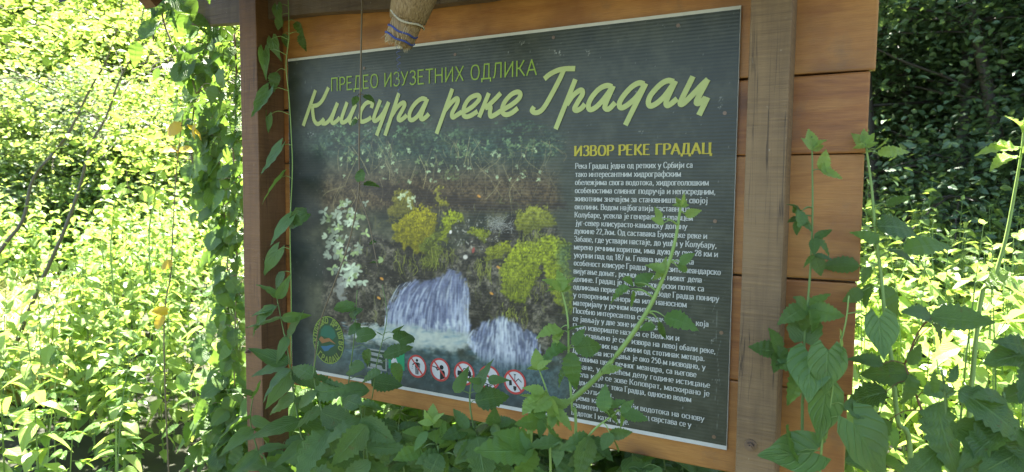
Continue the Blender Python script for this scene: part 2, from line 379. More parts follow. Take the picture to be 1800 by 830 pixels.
def g(s):
    out = []
    for q in s.split('|'):
        k, *pp = q.split(); out.append((k, [tuple(map(float, p.split(','))) for p in pp]))
    return out
CAP = {  # advance, strokes ('l' straight, 's' smooth), cap height 1
 'А': (.78, 'l 0,0 .36,1 .72,0|l .14,.34 .58,.34'), 'Б': (.66, 'l .06,0 .06,1|l .06,1 .52,1|s .06,.56 .35,.57 .57,.42 .57,.16 .35,0 .06,0'),
 'В': (.68, 'l .06,0 .06,1|s .06,1 .38,1 .52,.87 .50,.65 .34,.54 .06,.53|s .34,.54 .57,.42 .57,.14 .36,0 .06,0'),
 'Г': (.58, 'l .06,0 .06,1|l .06,1 .54,1'), 'Д': (.80, 'l .16,0 .24,1|l .24,1 .60,1 .60,0|l .0,0 .76,0|l .02,0 .02,-.2|l .74,0 .74,-.2'),
 'Е': (.64, 'l .06,0 .06,1|l .06,1 .54,1|l .06,.53 .46,.53|l .06,0 .56,0'), 'З': (.60, 's .04,.86 .18,.99 .38,.98 .50,.82 .46,.62 .24,.53|s .24,.53 .50,.45 .53,.18 .38,.02 .16,.01 .02,.14'),
 'И': (.80, 'l .08,0 .08,1|l .68,0 .68,1|l .08,.05 .68,.95'), 'К': (.74, 'l .08,0 .08,1|l .08,.5 .30,.52 .62,1|l .28,.52 .68,0'),
 'Л': (.78, 's .0,.04 .10,.04 .18,.4 .22,1|l .22,1 .66,1 .66,0'), 'М': (.94, 'l .08,0 .08,1|l .08,1 .45,.1 .82,1|l .82,1 .82,0'),
 'Н': (.80, 'l .08,0 .08,1|l .68,0 .68,1|l .08,.52 .68,.52'), 'О': (.80, 's .38,1 .16,.92 .05,.62 .05,.38 .16,.08 .38,0 .60,.08 .71,.38 .71,.62 .60,.92 .38,1'),
 'П': (.80, 'l .08,0 .08,1|l .68,0 .68,1|l .08,1 .68,1'), 'Р': (.62, 'l .06,0 .06,1|s .06,1 .38,1 .55,.86 .55,.62 .38,.47 .06,.46'),
 'С': (.70, 's .62,.80 .52,.96 .36,1 .14,.9 .05,.6 .06,.36 .16,.08 .38,0 .56,.06 .64,.22'), 'Т': (.66, 'l .32,0 .32,1|l 0,1 .64,1'),
 'У': (.68, 'l .02,1 .34,.36|s .64,1 .34,.36 .22,.06 .06,.02'), 'Х': (.74, 'l .04,0 .66,1|l .04,1 .66,0'), 'Ц': (.82, 'l .08,0 .08,1|l .66,0 .66,1|l .08,0 .76,0 .76,-.2'),
 'Ш': (1.05, 'l .08,0 .08,1|l .5,0 .5,1|l .92,0 .92,1|l .08,0 .92,0'), 'Ч': (.74, 'l .64,0 .64,1|s .08,1 .08,.66 .2,.48 .42,.46 .64,.52'),
 'Ж': (1.05, 'l .5,0 .5,1|l .04,1 .34,.52 .5,.52|l .34,.52 .02,0|l .96,1 .66,.52 .5,.52|l .66,.52 .98,0'),
 'Њ': (1.02, 'l .08,0 .08,1|l .54,0 .54,1|l .08,.52 .54,.52|s .54,.53 .78,.53 .92,.4 .92,.14 .78,0 .54,0'),
 'Љ': (1.05, 's .0,.04 .08,.04 .16,.4 .20,1|l .20,1 .56,1 .56,0|s .56,.53 .8,.53 .94,.4 .94,.14 .8,0 .56,0'),
 'Ј': (.42, 's .30,1 .30,.3 .24,.04 .04,.03'), 'I': (.34, 'l .14,0 .14,1'),
 'а': (.56, 's .07,.52 .16,.66 .32,.66 .41,.52 .41,.12 .50,.02|s .41,.40 .16,.34 .05,.20 .10,.03 .26,.02 .41,.14'),
 'е': (.54, 's .05,.36 .46,.36 .44,.58 .27,.68 .10,.58 .05,.34 .10,.10 .28,0 .48,.12'),
 'о': (.58, 's .27,.68 .10,.60 .05,.34 .10,.08 .27,0 .44,.08 .49,.34 .44,.60 .27,.68'),
 'р': (.60, 'l .10,-.3 .10,.68|s .10,.58 .28,.68 .46,.58 .50,.34 .46,.1 .28,0 .10,.1'),
 'с': (.52, 's .46,.54 .38,.66 .26,.68 .10,.58 .05,.34 .10,.1 .28,0 .48,.12'),
 'у': (.58, 'l .02,.68 .28,.04|s .54,.68 .28,.04 .18,-.24 .02,-.26'),
 'ј': (.34, 's .20,.68 .20,0 .14,-.26 -.04,-.26|l .20,.86 .20,.99'),
 'б': (.60, 's .46,1 .20,.9 .07,.6 .06,.3 .14,.05 .30,0 .46,.1 .50,.32 .42,.54 .26,.58 .08,.44'),
 'ф': (.84, 'l .40,-.3 .40,1|s .40,.66 .18,.66 .05,.5 .05,.18 .18,0 .40,.02|s .40,.66 .62,.66 .75,.5 .75,.18 .62,0 .40,.02'),
 'ђ': (.60, 'l .10,0 .10,1|l -.02,.84 .34,.84|s .10,.52 .26,.66 .44,.6 .47,.3 .44,-.1 .28,-.26'),
 'ћ': (.60, 'l .10,0 .10,1|l -.02,.84 .34,.84|s .10,.52 .26,.66 .44,.6 .46,.3 .46,0'),
 '0': (.56, 's .25,1 .08,.8 .05,.5 .08,.2 .25,0 .42,.2 .46,.5 .42,.8 .25,1'), '1': (.5, 'l .26,0 .26,1|l .08,.84 .26,1'),
 '2': (.56, 's .06,.76 .14,.96 .30,1 .44,.86 .42,.64 .06,.04|l .06,.04 .48,.04'), '5': (.56, 'l .44,.98 .14,.98 .10,.58|s .10,.58 .32,.6 .46,.44 .44,.16 .28,0 .06,.06'),
 '7': (.54, 'l .06,.97 .48,.97|l .48,.97 .20,0'), '8': (.58, 's .27,.54 .10,.66 .10,.88 .27,1 .44,.88 .44,.66 .27,.54 .07,.4 .07,.14 .27,0 .47,.14 .47,.4 .27,.54'),
 '.': (.28, 'l .12,0 .12,.11'), ',': (.28, 'l .14,.1 .08,-.14'), '-': (.36, 'l .04,.34 .30,.34'), ' ': (.30, ''),
}
for lo, up in zip('вгдзиклмнптхцшчжњљ', 'ВГДЗИКЛМНПТХЦШЧЖЊЉ'):
    CAP[lo] = (CAP[up][0]*.80, up)
def glyph(ch):
    if ch not in CAP: return .3, []
    a, s = CAP[ch]
    if s in CAP and len(s) == 1:
        q = g(CAP[s][1]); return a, [(k, [(x*.8, y*.68) for x, y in P]) for k, P in q]
    return a, (g(s) if s else [])
def text_width(s, track): return sum(glyph(c)[0]+track for c in s) - track
def write(mb, s, x0, z0, h, x1=None, w=.1, thin=None, serif=False, track=.1, y=-.0055, rot=None, cond=1.0):
    sx = h*cond if x1 is None else (x1-x0)/text_width(s, track)
    x = 0; k = 0
    for ch in s:
        a, st = glyph(ch)
        for kind, P in st:
            Q = np.array(P)
            Q = catmull(Q, 4) if kind == 's' else Q
            if kind == 'l':                                  # split corners so each leg is a clean bar
                segs = [Q[i:i+2] for i in range(len(Q)-1)]
            else: segs = [Q]
            for q in segs:
                q = np.stack([(q[:, 0]+x)*sx, q[:, 1]*h], 1)
                if kind == 'l':
                    d = (q[1]-q[0])/ (np.linalg.norm(q[1]-q[0])+1e-9); e = (thin or w)*h*.35
                    q = np.array([q[0]-d*e, q[1]+d*e])
                if rot: q = rot(q)
                else: q = q + (x0, z0)
                ribbon(mb, q, w*h, y - 1e-5*(k % 9), None if thin is None else thin*h); k += 1
                if serif and kind == 'l':
                    for p, o_ in ((P[0], 0), (P[-1], 1)):
                        if abs(P[0][0]-P[-1][0]) < .4 and min(abs(p[1]), abs(p[1]-1), abs(p[1]-.68)) < .03 and abs(P[0][1]-P[-1][1]) > .5:
                            c = np.array([(p[0]+x)*sx, p[1]*h + (thin*h*.4 if p[1] < .1 else -thin*h*.4)])
                            ribbon(mb, [(c[0]-.13*sx+x0, c[1]+z0), (c[0]+.13*sx+x0, c[1]+z0)], thin*h*.9, y-1e-5*(k % 9)-1e-4); k += 1
        x += a + track
def px2p(px, py):
    p = at(px, py, -.005); return p[0], p[2]

# ------------------------------------------------------------------ the printed panel
PH = 1.019
def painted_print():
    """colours of the print, drawn on a canvas laid over the panel (photo-pixel units, 2 samples each)"""
    x0, y0, sc = 490, 0, 2; Wd, Hd = 850*sc, 820*sc
    C = np.zeros((Hd, Wd, 3), np.float32)
    r = np.random.default_rng(11)
    def vn(cell, seed=0):
        rg = np.random.default_rng(seed); gh, gw = int(Hd/cell)+3, int(Wd/cell)+3; G = rg.random((gh, gw)).astype(np.float32)
        yy, xx = np.arange(Hd)/cell, np.arange(Wd)/cell; yi, xi = yy.astype(int), xx.astype(int); fy, fx = (yy-yi)[:, None], (xx-xi)[None]
        fy = fy*fy*(3-2*fy); fx = fx*fx*(3-2*fx)
        return (G[yi][:, xi]*(1-fx)+G[yi][:, xi+1]*fx)*(1-fy) + (G[yi+1][:, xi]*(1-fx)+G[yi+1][:, xi+1]*fx)*fy
    n64, n20, n8, n4 = vn(64, 1), vn(20, 2), vn(8, 3), vn(4, 4); fb = .4*n64+.3*n20+.2*n8+.1*n4; ff = .2*n20+.4*n8+.4*n4
    YY, XX = np.mgrid[0:Hd, 0:Wd].astype(np.float32); PX, PY = XX/sc+x0, YY/sc+y0
    def sm(a, b, v): t = np.clip((v-a)/(b-a), 0, 1); return t*t*(3-2*t)
    def lay(mask, col): 
        nonlocal C; C = C*(1-mask[..., None]) + np.asarray(col, np.float32)*mask[..., None] if np.ndim(col) == 1 else C*(1-mask[..., None]) + col*mask[..., None]
    def mixn(a, b, t): t = np.clip(t, 0, 1)[..., None]; return np.array(a, np.float32)*(1-t)+np.array(b, np.float32)*t
    def blob(cx, cy, rx, ry, ang, col, al=1., soft=.35):
        ca, sa = math.cos(ang), math.sin(ang); m = max(rx, ry)*1.15
        i0, i1 = max(0, int((cy-m-y0)*sc)), min(Hd, int((cy+m-y0)*sc)+1); j0, j1 = max(0, int((cx-m-x0)*sc)), min(Wd, int((cx+m-x0)*sc)+1)
        if i0 >= i1 or j0 >= j1: return
        dx, dy = PX[i0:i1, j0:j1]-cx, PY[i0:i1, j0:j1]-cy; u, v = (dx*ca+dy*sa)/rx, (-dx*sa+dy*ca)/ry
        k = (np.clip((1-np.sqrt(u*u+v*v))/soft, 0, 1)*al)[..., None]; C[i0:i1, j0:j1] = C[i0:i1, j0:j1]*(1-k)+np.array(col, np.float32)*k
    def inpoly(P, soft=3):
        P = np.array(P, float); ins = np.zeros(PX.shape, bool); dmin = np.full(PX.shape, 1e9, np.float32)
        jx = PX + (n8-.5)*10 + (n20-.5)*10; jy = PY + (n4-.5)*8 + (n20[::-1]-.5)*10
        for a, b in zip(P, np.roll(P, -1, 0)):
            c = ((a[1] > jy) != (b[1] > jy)) & (jx < (b[0]-a[0])*(jy-a[1])/(b[1]-a[1]+1e-9)+a[0]); ins ^= c
            t = np.clip(((jx-a[0])*(b[0]-a[0])+(jy-a[1])*(b[1]-a[1]))/(((b-a)**2).sum()+1e-9), 0, 1)
            dmin = np.minimum(dmin, np.hypot(jx-a[0]-t*(b[0]-a[0]), jy-a[1]-t*(b[1]-a[1])))
        return np.where(ins, sm(0, soft, dmin), 0).astype(np.float32)
    def leaf(cx, cy, s, col, al=1.):
        for k in range(r.integers(3, 6)):
            a = r.random()*6.28; blob(cx+math.cos(a)*s*.55, cy+math.sin(a)*s*.55, s*.62, s*.30, a, np.array(col)*r.uniform(.8, 1.12), al)
    def stroke(P, wd, col, al=.8):
        Q = catmull(P, 8)
        for a, b in zip(Q[:-1], Q[1:]):
            L = np.hypot(*(b-a)); blob((a[0]+b[0])/2, (a[1]+b[1])/2, L*.7+.3, wd, math.atan2(b[1]-a[1], b[0]-a[0]), col, al, .6)
    SLATE = (40, 48, 50)
    C[:] = mixn((36, 42, 33), (57, 61, 47), n64*.6+n20*.3+n4*.1)
    # the photograph: dark bank first
    M0 = sm(505, 585, PX)*(1-sm(955, 1015, PX + (n64-.5)*50))*sm(205, 262, PY+(n64-.5)*50)
    lay(M0, mixn((30, 36, 27), (88, 86, 62), (fb-.28)*2.0))
    lay(M0*sm(285, 330, PY)*(1-sm(355, 385, PY)), mixn((44, 34, 22), (112, 92, 58), (ff-.25)*1.7))
    lay(M0*sm(215, 235, PY)*(1-sm(255, 300, PY)), mixn((34, 52, 42), (92, 120, 92), (ff-.3)*1.8))
    lay(sm(205, 225, PY)*(1-sm(250, 300, PY))*M0*np.clip((n20-.45)*4, 0, 1)*.8, (26, 32, 28))
    for _ in range(75):                                          # ivy in clusters along the top of the bank
        cx_, cy_ = r.uniform(560, 990), 216+abs(r.normal(0, 42)); sz = r.uniform(6, 20); kk = r.uniform(.45, 1.2)
        for _ in range(r.integers(4, 13)):
            x, y = cx_+r.normal(0, sz), cy_+r.normal(0, sz*.6); d = np.clip((y-222)/90, 0, 1)
            k = kk*r.uniform(.7, 1.2); leaf(x, y, r.uniform(1.8, 5.5), np.array((92+36*d, 122+18*d, 84-6*d))*k, .8*float(np.interp(x, [540, 590, 940, 990], [.2, 1, 1, .2])))
    for _ in range(230):                                         # hanging roots and bare twigs
        x = r.uniform(590, 985); y = r.uniform(240, 335) + 18*math.sin(x*.045); L = r.uniform(8, 62); b = r.normal(0, 16)
        k = r.uniform(.4, 1.1); stroke([(x, y), (x+b*.6+r.normal(0, 4), y+L*.5), (x+b+r.normal(0, 7), y+L)], r.uniform(.4, .95), np.array((172, 158, 104))*k, r.uniform(.25, .85))
    for _ in range(46): leaf(r.uniform(600, 960), r.uniform(262, 320), r.uniform(3, 5), (176, 192, 140), .8)
    lay(inpoly([(600, 322), (700, 318), (840, 350), (930, 360), (1000, 350), (1000, 372), (900, 376), (800, 368), (690, 362)], 9)*.6, (28, 20, 16))
    # rock face
    rock = inpoly([(560, 440), (640, 400), (700, 420), (800, 430), (850, 400), (900, 372), (1010, 400), (1010, 640), (560, 600)], 14)*M0
    lay(rock, mixn((18, 17, 14), (122, 112, 90), (ff-.25)*1.7*(.15+n20*1.1)*(.5+n64*.9)))
    for _ in range(900):
        x, y = r.uniform(590, 985), r.uniform(420, 600); k = r.uniform(.3, 1.25)
        blob(x, y, r.uniform(.7, 2.6), r.uniform(.5, 1.4), r.random()*3, np.array((116, 108, 84))*k, .65*float(np.interp(x, [590, 640, 930, 990], [.3, 1, 1, .15])))
    for _ in range(420):                                         # olive moss and stains tying the rock together
        x, y = r.uniform(600, 1000), r.uniform(345, 590); k = r.uniform(.4, 1.1)
        stroke([(x, y), (x+r.normal(0, 3), y+r.uniform(3, 8)), (x+r.normal(0, 4), y+r.uniform(9, 22))], r.uniform(.6, 2.2), np.array((104, 104, 52))*k if r.random() < .7 else np.array((40, 36, 28)), .5*float(np.interp(x, [600, 640, 950, 1000], [.2, 1, 1, .2])))
    # moss cushions
    def moss(P, a, b, n):
        P = np.array(P); x_, y_ = P.min(0); X_, Y_ = P.max(0)
        lay(inpoly(P+np.array([2, 7]), 12)*.75, (24, 24, 16))
        m = inpoly(P, 6); tt = np.clip((PY-y_)/(Y_-y_), 0, 1); lay(m, mixn(np.array(a)*.7, b, (ff-.2)*1.5*(1.25-.75*tt)))
        for _ in range(n):
            x, y = r.uniform(x_, X_), r.uniform(y_, Y_)
            if m[int((y-y0)*sc), int((x-x0)*sc)] > .5:
                t = (y-y_)/(Y_-y_); k = r.uniform(.5, 1.25)*(1.18-.62*t); blob(x, y, r.uniform(1.0, 3.0), r.uniform(.5, 1.0), 1.57+r.normal(0, .5), np.array(b)*k, .7)
    moss([(684, 345), (690, 330), (714, 326), (730, 340), (735, 372), (700, 385), (682, 390)], (88, 84, 28), (158, 146, 44), 160)
    moss([(762, 352), (764, 330), (775, 322), (778, 345), (792, 352), (770, 362)], (108, 104, 32), (178, 166, 56), 60)
    moss([(690, 390), (735, 362), (762, 358), (768, 385), (760, 440), (770, 455), (740, 452), (690, 425)], (104, 98, 12), (186, 172, 14), 420)
    moss([(735, 430), (770, 395), (780, 440), (772, 476), (745, 470)], (66, 72, 18), (128, 138, 36), 200)
    moss([(772, 385), (790, 366), (815, 374), (822, 392), (796, 398), (788, 430), (768, 420)], (96, 104, 10), (184, 192, 22), 240)
    moss([(766, 350), (790, 346), (795, 365), (765, 368)], (104, 100, 18), (168, 160, 34), 70)
    moss([(820, 402), (845, 396), (866, 408), (858, 430), (835, 416), (820, 412)], (84, 88, 14), (160, 168, 28), 110)
    moss([(902, 398), (910, 372), (940, 360), (968, 368), (982, 398), (950, 408), (920, 414)], (88, 92, 20), (160, 160, 40), 240)
    moss([(842, 452), (865, 425), (900, 416), (905, 440), (870, 462), (850, 468)], (88, 92, 14), (168, 172, 26), 180)
    moss([(878, 462), (912, 424), (960, 412), (1002, 420), (1012, 560), (980, 545), (955, 470), (925, 540), (880, 520)], (84, 96, 18), (176, 184, 26), 900)
    lay(inpoly([(968, 420), (1012, 415), (1012, 565), (985, 565)], 22)*.85, mixn((38, 56, 40), (92, 118, 72), (ff-.25)*1.7))
    for _ in range(260):                                         # strands of moss hanging below the cushions
        cx_, cy_, w_ = ((730, 452, 36), (775, 440, 24), (935, 500, 48), (900, 545, 26), (850, 466, 14), (935, 410, 24))[r.integers(6)]
        x, y = cx_+r.uniform(-w_, w_), cy_+r.normal(0, 8); L = r.uniform(6, 26); k = r.uniform(.5, 1.15)
        stroke([(x, y), (x+r.normal(0, 2), y+L*.5), (x+r.normal(0, 3), y+L)], r.uniform(.5, 1.2), np.array((134, 138, 46))*k, .65)
    for _ in range(60):
        x, y = r.uniform(800, 880), r.uniform(385, 440); blob(x, y, r.uniform(1, 3.5), r.uniform(.6, 1.6), r.random()*3, np.array((176, 170, 150))*r.uniform(.5, 1.1), .8)
    for _ in range(60): stroke([(r.uniform(850, 905), r.uniform(376, 412)), (r.uniform(850, 905), r.uniform(376, 412))], .6, (150, 148, 136), .6)
    # pale leaves on the left
    for _ in range(78):
        t = r.random(); x = 600+r.normal(0, 17)+(20 if t < .3 else 2)*r.random(); y = 352+150*t
        k = r.uniform(.72, 1.08); leaf(x + (18 if t > .55 else -6)*t, y, r.uniform(6, 10.5), np.array((196, 206, 170) if r.random() > .4 else (168, 188, 116))*k, .95)
    for q in ((716, 352), (722, 362), (712, 340), (728, 350), (705, 346)): leaf(*q, 6.5, (192, 200, 150))
    for x, y in ((876, 470), (671, 490), (666, 524), (864, 516), (842, 345)): blob(x, y, 4.5, 2.4, .6, (206, 140, 52))
    blob(792, 408, 3, 4, .3, (222, 214, 200)); blob(832, 440, 3, 6, .2, (150, 64, 54)); blob(818, 452, 5, 5, 0, (206, 196, 176))
    lay(inpoly([(588, 495), (612, 480), (606, 535), (590, 540)], 6)*.8, (146, 146, 132))
    # falls
    def fall(outline, ridge, foot, base, n, core):
        m = inpoly(outline, 4); lay(m*.92, mixn(base, (118, 124, 150), ff*.9)); A, B = catmull(ridge, 10), catmull(foot, 10)
        for _ in range(n):
            q = r.random(); a = A[int(q*(len(A)-1))]; b = B[int(np.clip(q+r.normal(0, .03), 0, 1)*(len(B)-1))]
            t0 = r.random()**.8*.9; t1 = min(1.05, t0+r.uniform(.10, .34)); T = np.linspace(t0, t1, 5)
            X = a[0]+(b[0]-a[0])*(1-np.clip(1-T, 0, 1)**1.9); Y = a[1]+(b[1]-a[1])*T**1.35
            white = r.random() < .26+.7*t0+core*math.exp(-((q-.52)/.16)**2)
            col = np.array((216, 220, 224) if white else [(50, 57, 78), (112, 122, 158), (150, 158, 188), (64, 66, 70)][r.integers(4)])*r.uniform(.85, 1.05)
            stroke(np.stack([X, Y], 1), r.uniform(.4, 1.2)*(1.2 if white else 1), col, r.uniform(.2, .6))
    fall([(676, 572), (682, 540), (700, 512), (716, 494), (742, 491), (770, 492), (790, 474), (802, 469), (816, 488), (824, 505), (827, 586), (700, 586)],
         [(712, 494), (735, 490), (762, 493), (788, 478), (804, 470), (818, 490), (824, 505)], [(677, 572), (700, 582), (730, 588), (765, 590), (795, 590), (815, 588), (827, 586)], (66, 72, 98), 640, .1)
    for _ in range(60):
        q = r.random(); x = 690+135*q; y = r.uniform(560, 592); stroke([(x, y), (x+r.normal(0, 2), y+r.uniform(6, 16))], r.uniform(1.5, 3), (206, 210, 204), .5)
    lay(inpoly([(600, 575), (640, 568), (700, 566), (826, 580), (836, 612), (760, 622), (640, 606)], 10)*.92, mixn((134, 146, 140), (196, 198, 178), n20*.7+n8*.5))
    lay(sm(588, 630, PY+(n20-.5)*40-(PX-700)*.10)*M0*.92, mixn((36, 54, 54), (86, 116, 118), (fb-.25)*1.6))
    lay(inpoly([(610, 580), (700, 574), (830, 590), (848, 606), (800, 624), (700, 608), (620, 604)], 12)*.85, mixn((146, 156, 148), (200, 200, 180), n20*.6+n8*.6))
    for _ in range(220):
        x = r.uniform(600, 850); y = r.normal(596+(x-700)*.10, 14); blob(x, y, r.uniform(4, 13), r.uniform(1, 2.6), r.normal(.1, .2), np.array((190, 194, 180) if r.random() < .6 else (86, 122, 140))*r.uniform(.85, 1.08), .5, .9)
    fall([(824, 600), (838, 576), (856, 562), (884, 556), (908, 566), (932, 584), (950, 592), (948, 640), (880, 652), (840, 630)],
         [(836, 580), (856, 562), (874, 558), (888, 556), (906, 564), (930, 582), (948, 592)], [(822, 604), (842, 628), (866, 644), (886, 650), (908, 648), (930, 644), (950, 632)], (58, 66, 82), 420, .7)
    for _ in range(150):
        t = r.random(); x = 884+r.normal(0, 8+17*t)+3*t; y = 560+82*t; blob(x, y, r.uniform(5, 13), r.uniform(.9, 2.2), 1.57+(884-x)*.012, (216, 219, 212), .6*(1.15-t), .9)
    lay(sm(618, 660, PY-(PX-880)*.12)*M0*sm(600, 640, PX)*.8, mixn((38, 58, 60), (82, 112, 116), (ff-.3)*1.5))
    lay(sm(662, 712, PY-(PX-880)*.15)*sm(505, 560, PX)*(1-sm(960, 1020, PX)), mixn((36, 47, 49), (52, 66, 68), n20))
    lay((1-sm(515, 610, PX+(n64-.5)*60))*sm(200, 240, PY)*.65, (34, 42, 42))
    for _ in range(900):                                         # dirt specks, scratches and droppings on the panel
        x, y = r.uniform(500, 1305), r.uniform(20, 790); v = r.random() < .4
        blob(x, y, .5 if v else r.uniform(.4, 1.1), r.uniform(1.2, 3.5) if v else r.uniform(.4, 1.0), 0, (150, 152, 148), r.uniform(.15, .7), .5)
    for x, y in ((918, 75), (1035, 91), (977, 93), (985, 92), (1265, 188), (545, 236), (651, 229), (582, 231), (1128, 232), (1120, 165), (1300-32, 175), (1195, 555), (1250, 600), (1258, 668), (1165, 640)):
        for _ in range(7): blob(x+r.normal(0, 2.5), y+r.normal(0, 2.5), r.uniform(.6, 2), r.uniform(.5, 1.4), r.random()*3, (168, 168, 158), .6)
    for k in range(9): stroke([(1262+r.normal(0, 2), 520+k*26), (1260+r.normal(0, 3), 548+k*26)], .6, (150, 156, 152), .45)
    lay((.03+.10*np.clip((fb-.45)*4, 0, 1)).astype(np.float32), (118, 120, 108))
    def blur(D, n):
        for _ in range(n):
            D = (np.roll(D, 1, 0)+2*D+np.roll(D, -1, 0))/4; D = (np.roll(D, 1, 1)+2*D+np.roll(D, -1, 1))/4
        return D
    wm = blur((inpoly([(670, 600), (680, 520), (720, 480), (830, 460), (835, 545), (890, 545), (960, 590), (955, 660), (640, 640), (600, 590)], 20))[..., None], 2)
    C[:] = C*(1-wm) + blur(C, 7)*wm
    return C, x0, y0, sc
def srgb2lin(c):
    c = np.clip(c/255., 0, 1); return np.where(c < .04045, c/12.92, ((c+.055)/1.055)**2.4)
def panel():
    nx, nz = 690, 480; X = np.linspace(0, 1.4, nx); Z = np.linspace(.010, PH-.008, nz)
    gx, gzz = np.meshgrid(X, Z); P = np.stack([gx, np.full_like(gx, -.004), gzz+Z0], -1).reshape(-1, 3)
    d = P-CAM; k = d@CF; u, v = 900+FPX*(d@CR)/k, 415-FPX*(d@CU)/k
    C, x0, y0, sc = painted_print()
    fx, fy = np.clip((u-x0)*sc, 0, C.shape[1]-2), np.clip((v-y0)*sc, 0, C.shape[0]-2); ix, iy = fx.astype(int), fy.astype(int)
    ax, ay = (fx-ix)[:, None], (fy-iy)[:, None]
    c = (C[iy, ix]*(1-ax)+C[iy, ix+1]*ax)*(1-ay) + (C[iy+1, ix]*(1-ax)+C[iy+1, ix+1]*ax)*ay
    mb = MB(); idx = np.arange(nx*nz).reshape(nz, nx)
    F = np.stack([idx[:-1, :-1], idx[:-1, 1:], idx[1:, 1:], idx[1:, :-1]], -1).reshape(-1, 4)
    mb.add(P, [tuple(a) for a in F.tolist()])
    m, t, b = new_mat('printed_sheet')
    A = N(t, 'ShaderNodeAttribute', attribute_name='print'); t.links.new(A.outputs['Color'], b.inputs['Base Color'])
    b.inputs['Roughness'].default_value = .38; b.inputs['Specular IOR Level'].default_value = .5
    wv = N(t, 'ShaderNodeTexWave', wave_type='BANDS', bands_direction='Z'); t.links.new(coords(t, (1, 1, 1)), wv.inputs['Vector'])
    wv.inputs['Scale'].default_value = 38; wv.inputs['Distortion'].default_value = .6
    bump(t, b, wv.outputs['Fac'], .06, .004)
    back = bevel_box('sign_panel', (-.001, -.0035, Z0), (1.401, .0055, Z0+PH), WHITE, 0)
    o = mb.build('printed_sheet', m, None); o.parent = back
    at_ = o.data.attributes.new('print', 'FLOAT_COLOR', 'POINT')
    at_.data.foreach_set('color', np.concatenate([srgb2lin(c)*PRINT_GAIN, np.ones((len(c), 1))], 1).astype(np.float32).ravel())
    return back
PRINT_GAIN = 1.25
PANEL = panel()
def on_panel(mb, name, mats):
    o = mb.build(name, mats, None); o.parent = PANEL; return o

INK_LIME = flat('lime_ink', (.47, .53, .19), .5); INK_THIN = flat('bright_lime_ink', (.27, .40, .05), .5)
INK_YEL = flat('yellow_ink', (.50, .42, .04), .5); INK_WHITE = flat('white_ink', (.56, .57, .51), .5)
INK_RED = flat('red_ink', (.50, .06, .05), .45); INK_BLACK = flat('black_ink', (.012, .014, .015), .5); INK_PALE = flat('pale_ink', (.60, .58, .55), .45)

z1 = lambda x, y: (x/6.9167+520, y/6.9167+130)
z2 = lambda x, y: (x/6.9167+740, y/6.9167+120)
z3 = lambda x, y: (x/6.15+920, y/6.15+100)
z4 = lambda x, y: (x/6.9167+1080, y/6.9167+110)
TITLE = [
 (z1, '240,197 90,632'), (z1, '398,166 330,310 270,375 200,392'), (z1, '205,392 207,470 222,560 260,608 305,590 345,545'),
 (z1, '315,600 370,598 430,530 508,352'), (z1, '508,352 440,545 452,598 495,575 535,530'),
 (z1, '625,345 558,540 570,592 640,545 728,368'), (z1, '728,368 658,550 680,597 742,535'),
 (z1, '918,415 932,365 900,342 842,370 792,455 782,555 815,582 880,555 918,528'),
 (z1, '1030,318 955,515 955,568 992,560 1062,480 1130,345'), (z1, '1132,342 983,750'),
 (z1, '1255,235 1085,750'), (z1, '1160,520 1235,405 1300,352 1325,368 1308,420 1250,530 1268,563 1318,535 1350,500'),
 (z1, '1592,315 1532,302 1450,365 1390,465 1385,545 1428,557 1500,490 1592,330'), (z1, '1602,302 1525,510 1540,550 1585,525 1620,485'),
 (z2, '385,250 190,797'), (z2, '290,520 370,420 430,370 452,390 432,450 380,550 390,597 440,570 500,530'),
 (z2, '510,540 620,475 700,395 712,345 672,330 592,370 532,460 518,560 550,590 610,575 690,525'),
 (z2, '828,303 708,598'), (z2, '972,303 880,400 780,490'), (z2, '785,485 845,470 840,540 852,585 900,568 985,512'),
 (z2, '985,512 1100,447 1190,372 1210,312 1170,290 1090,330 1010,430 990,525 1030,565 1100,548 1180,485'),
 (z3, '228,240 290,188 380,145 460,130 562,128'), (z3, '440,140 390,250 300,420 230,540 180,592 130,605 95,582 118,540'),
 (z3, '565,243 350,782'), (z3, '470,520 530,430 600,370 637,365 638,410 590,490 555,560 580,580 630,555 668,510'),
 (z3, '962,325 900,312 820,350 740,440 705,520 720,570 780,550 860,470 962,335'), (z3, '975,315 890,510 890,558 930,562 995,495'),
 (z4, '365,265 300,250 210,300 110,410 62,500 82,550 150,525 270,420 370,275'), (z4, '385,255 135,762'),
 (z4, '725,235 650,222 560,270 450,390 415,480 440,530 520,495 620,400 725,255'), (z4, '745,225 640,450 640,520 690,503 765,440'),
 (z4, '958,170 822,445 805,500 840,500 960,385 1060,280 1140,205'), (z4, '1138,205 1010,450 1012,498 1060,475 1112,428'), (z4, '1135,425 1030,642')]
mb = MB()
for k, (zf, s) in enumerate(TITLE):
    P = [px2p(*zf(*map(float, q.split(',')))) for q in s.split()]
    P = catmull(P, 7) if len(P) > 2 else np.array(P)
    ribbon(mb, P, .0131, -.0052-4e-5*k)
on_panel(mb, 'title_lettering', INK_LIME)
mb = MB()
a, b_ = px2p(582, 160), px2p(944, 131); c_ = px2p(582, 138)
ang = math.atan2(b_[1]-a[1], b_[0]-a[0])
def tilt(q, a=a, ang=ang): return np.stack([a[0]+q[:, 0]*math.cos(ang)-q[:, 1]*math.sin(ang), a[1]+q[:, 0]*math.sin(ang)+q[:, 1]*math.cos(ang)], 1)
write(mb, 'ПРЕДЕО ИЗУЗЕТНИХ ОДЛИКА', 0, 0, (c_[1]-a[1])*1.0, x1=math.hypot(b_[0]-a[0], b_[1]-a[1]), w=.105, track=.14, rot=tilt)
on_panel(mb, 'subtitle_lettering', INK_THIN)
mb = MB()
a, b_ = px2p(1010, 274), px2p(1251, 270); c_ = px2p(1010, 257)
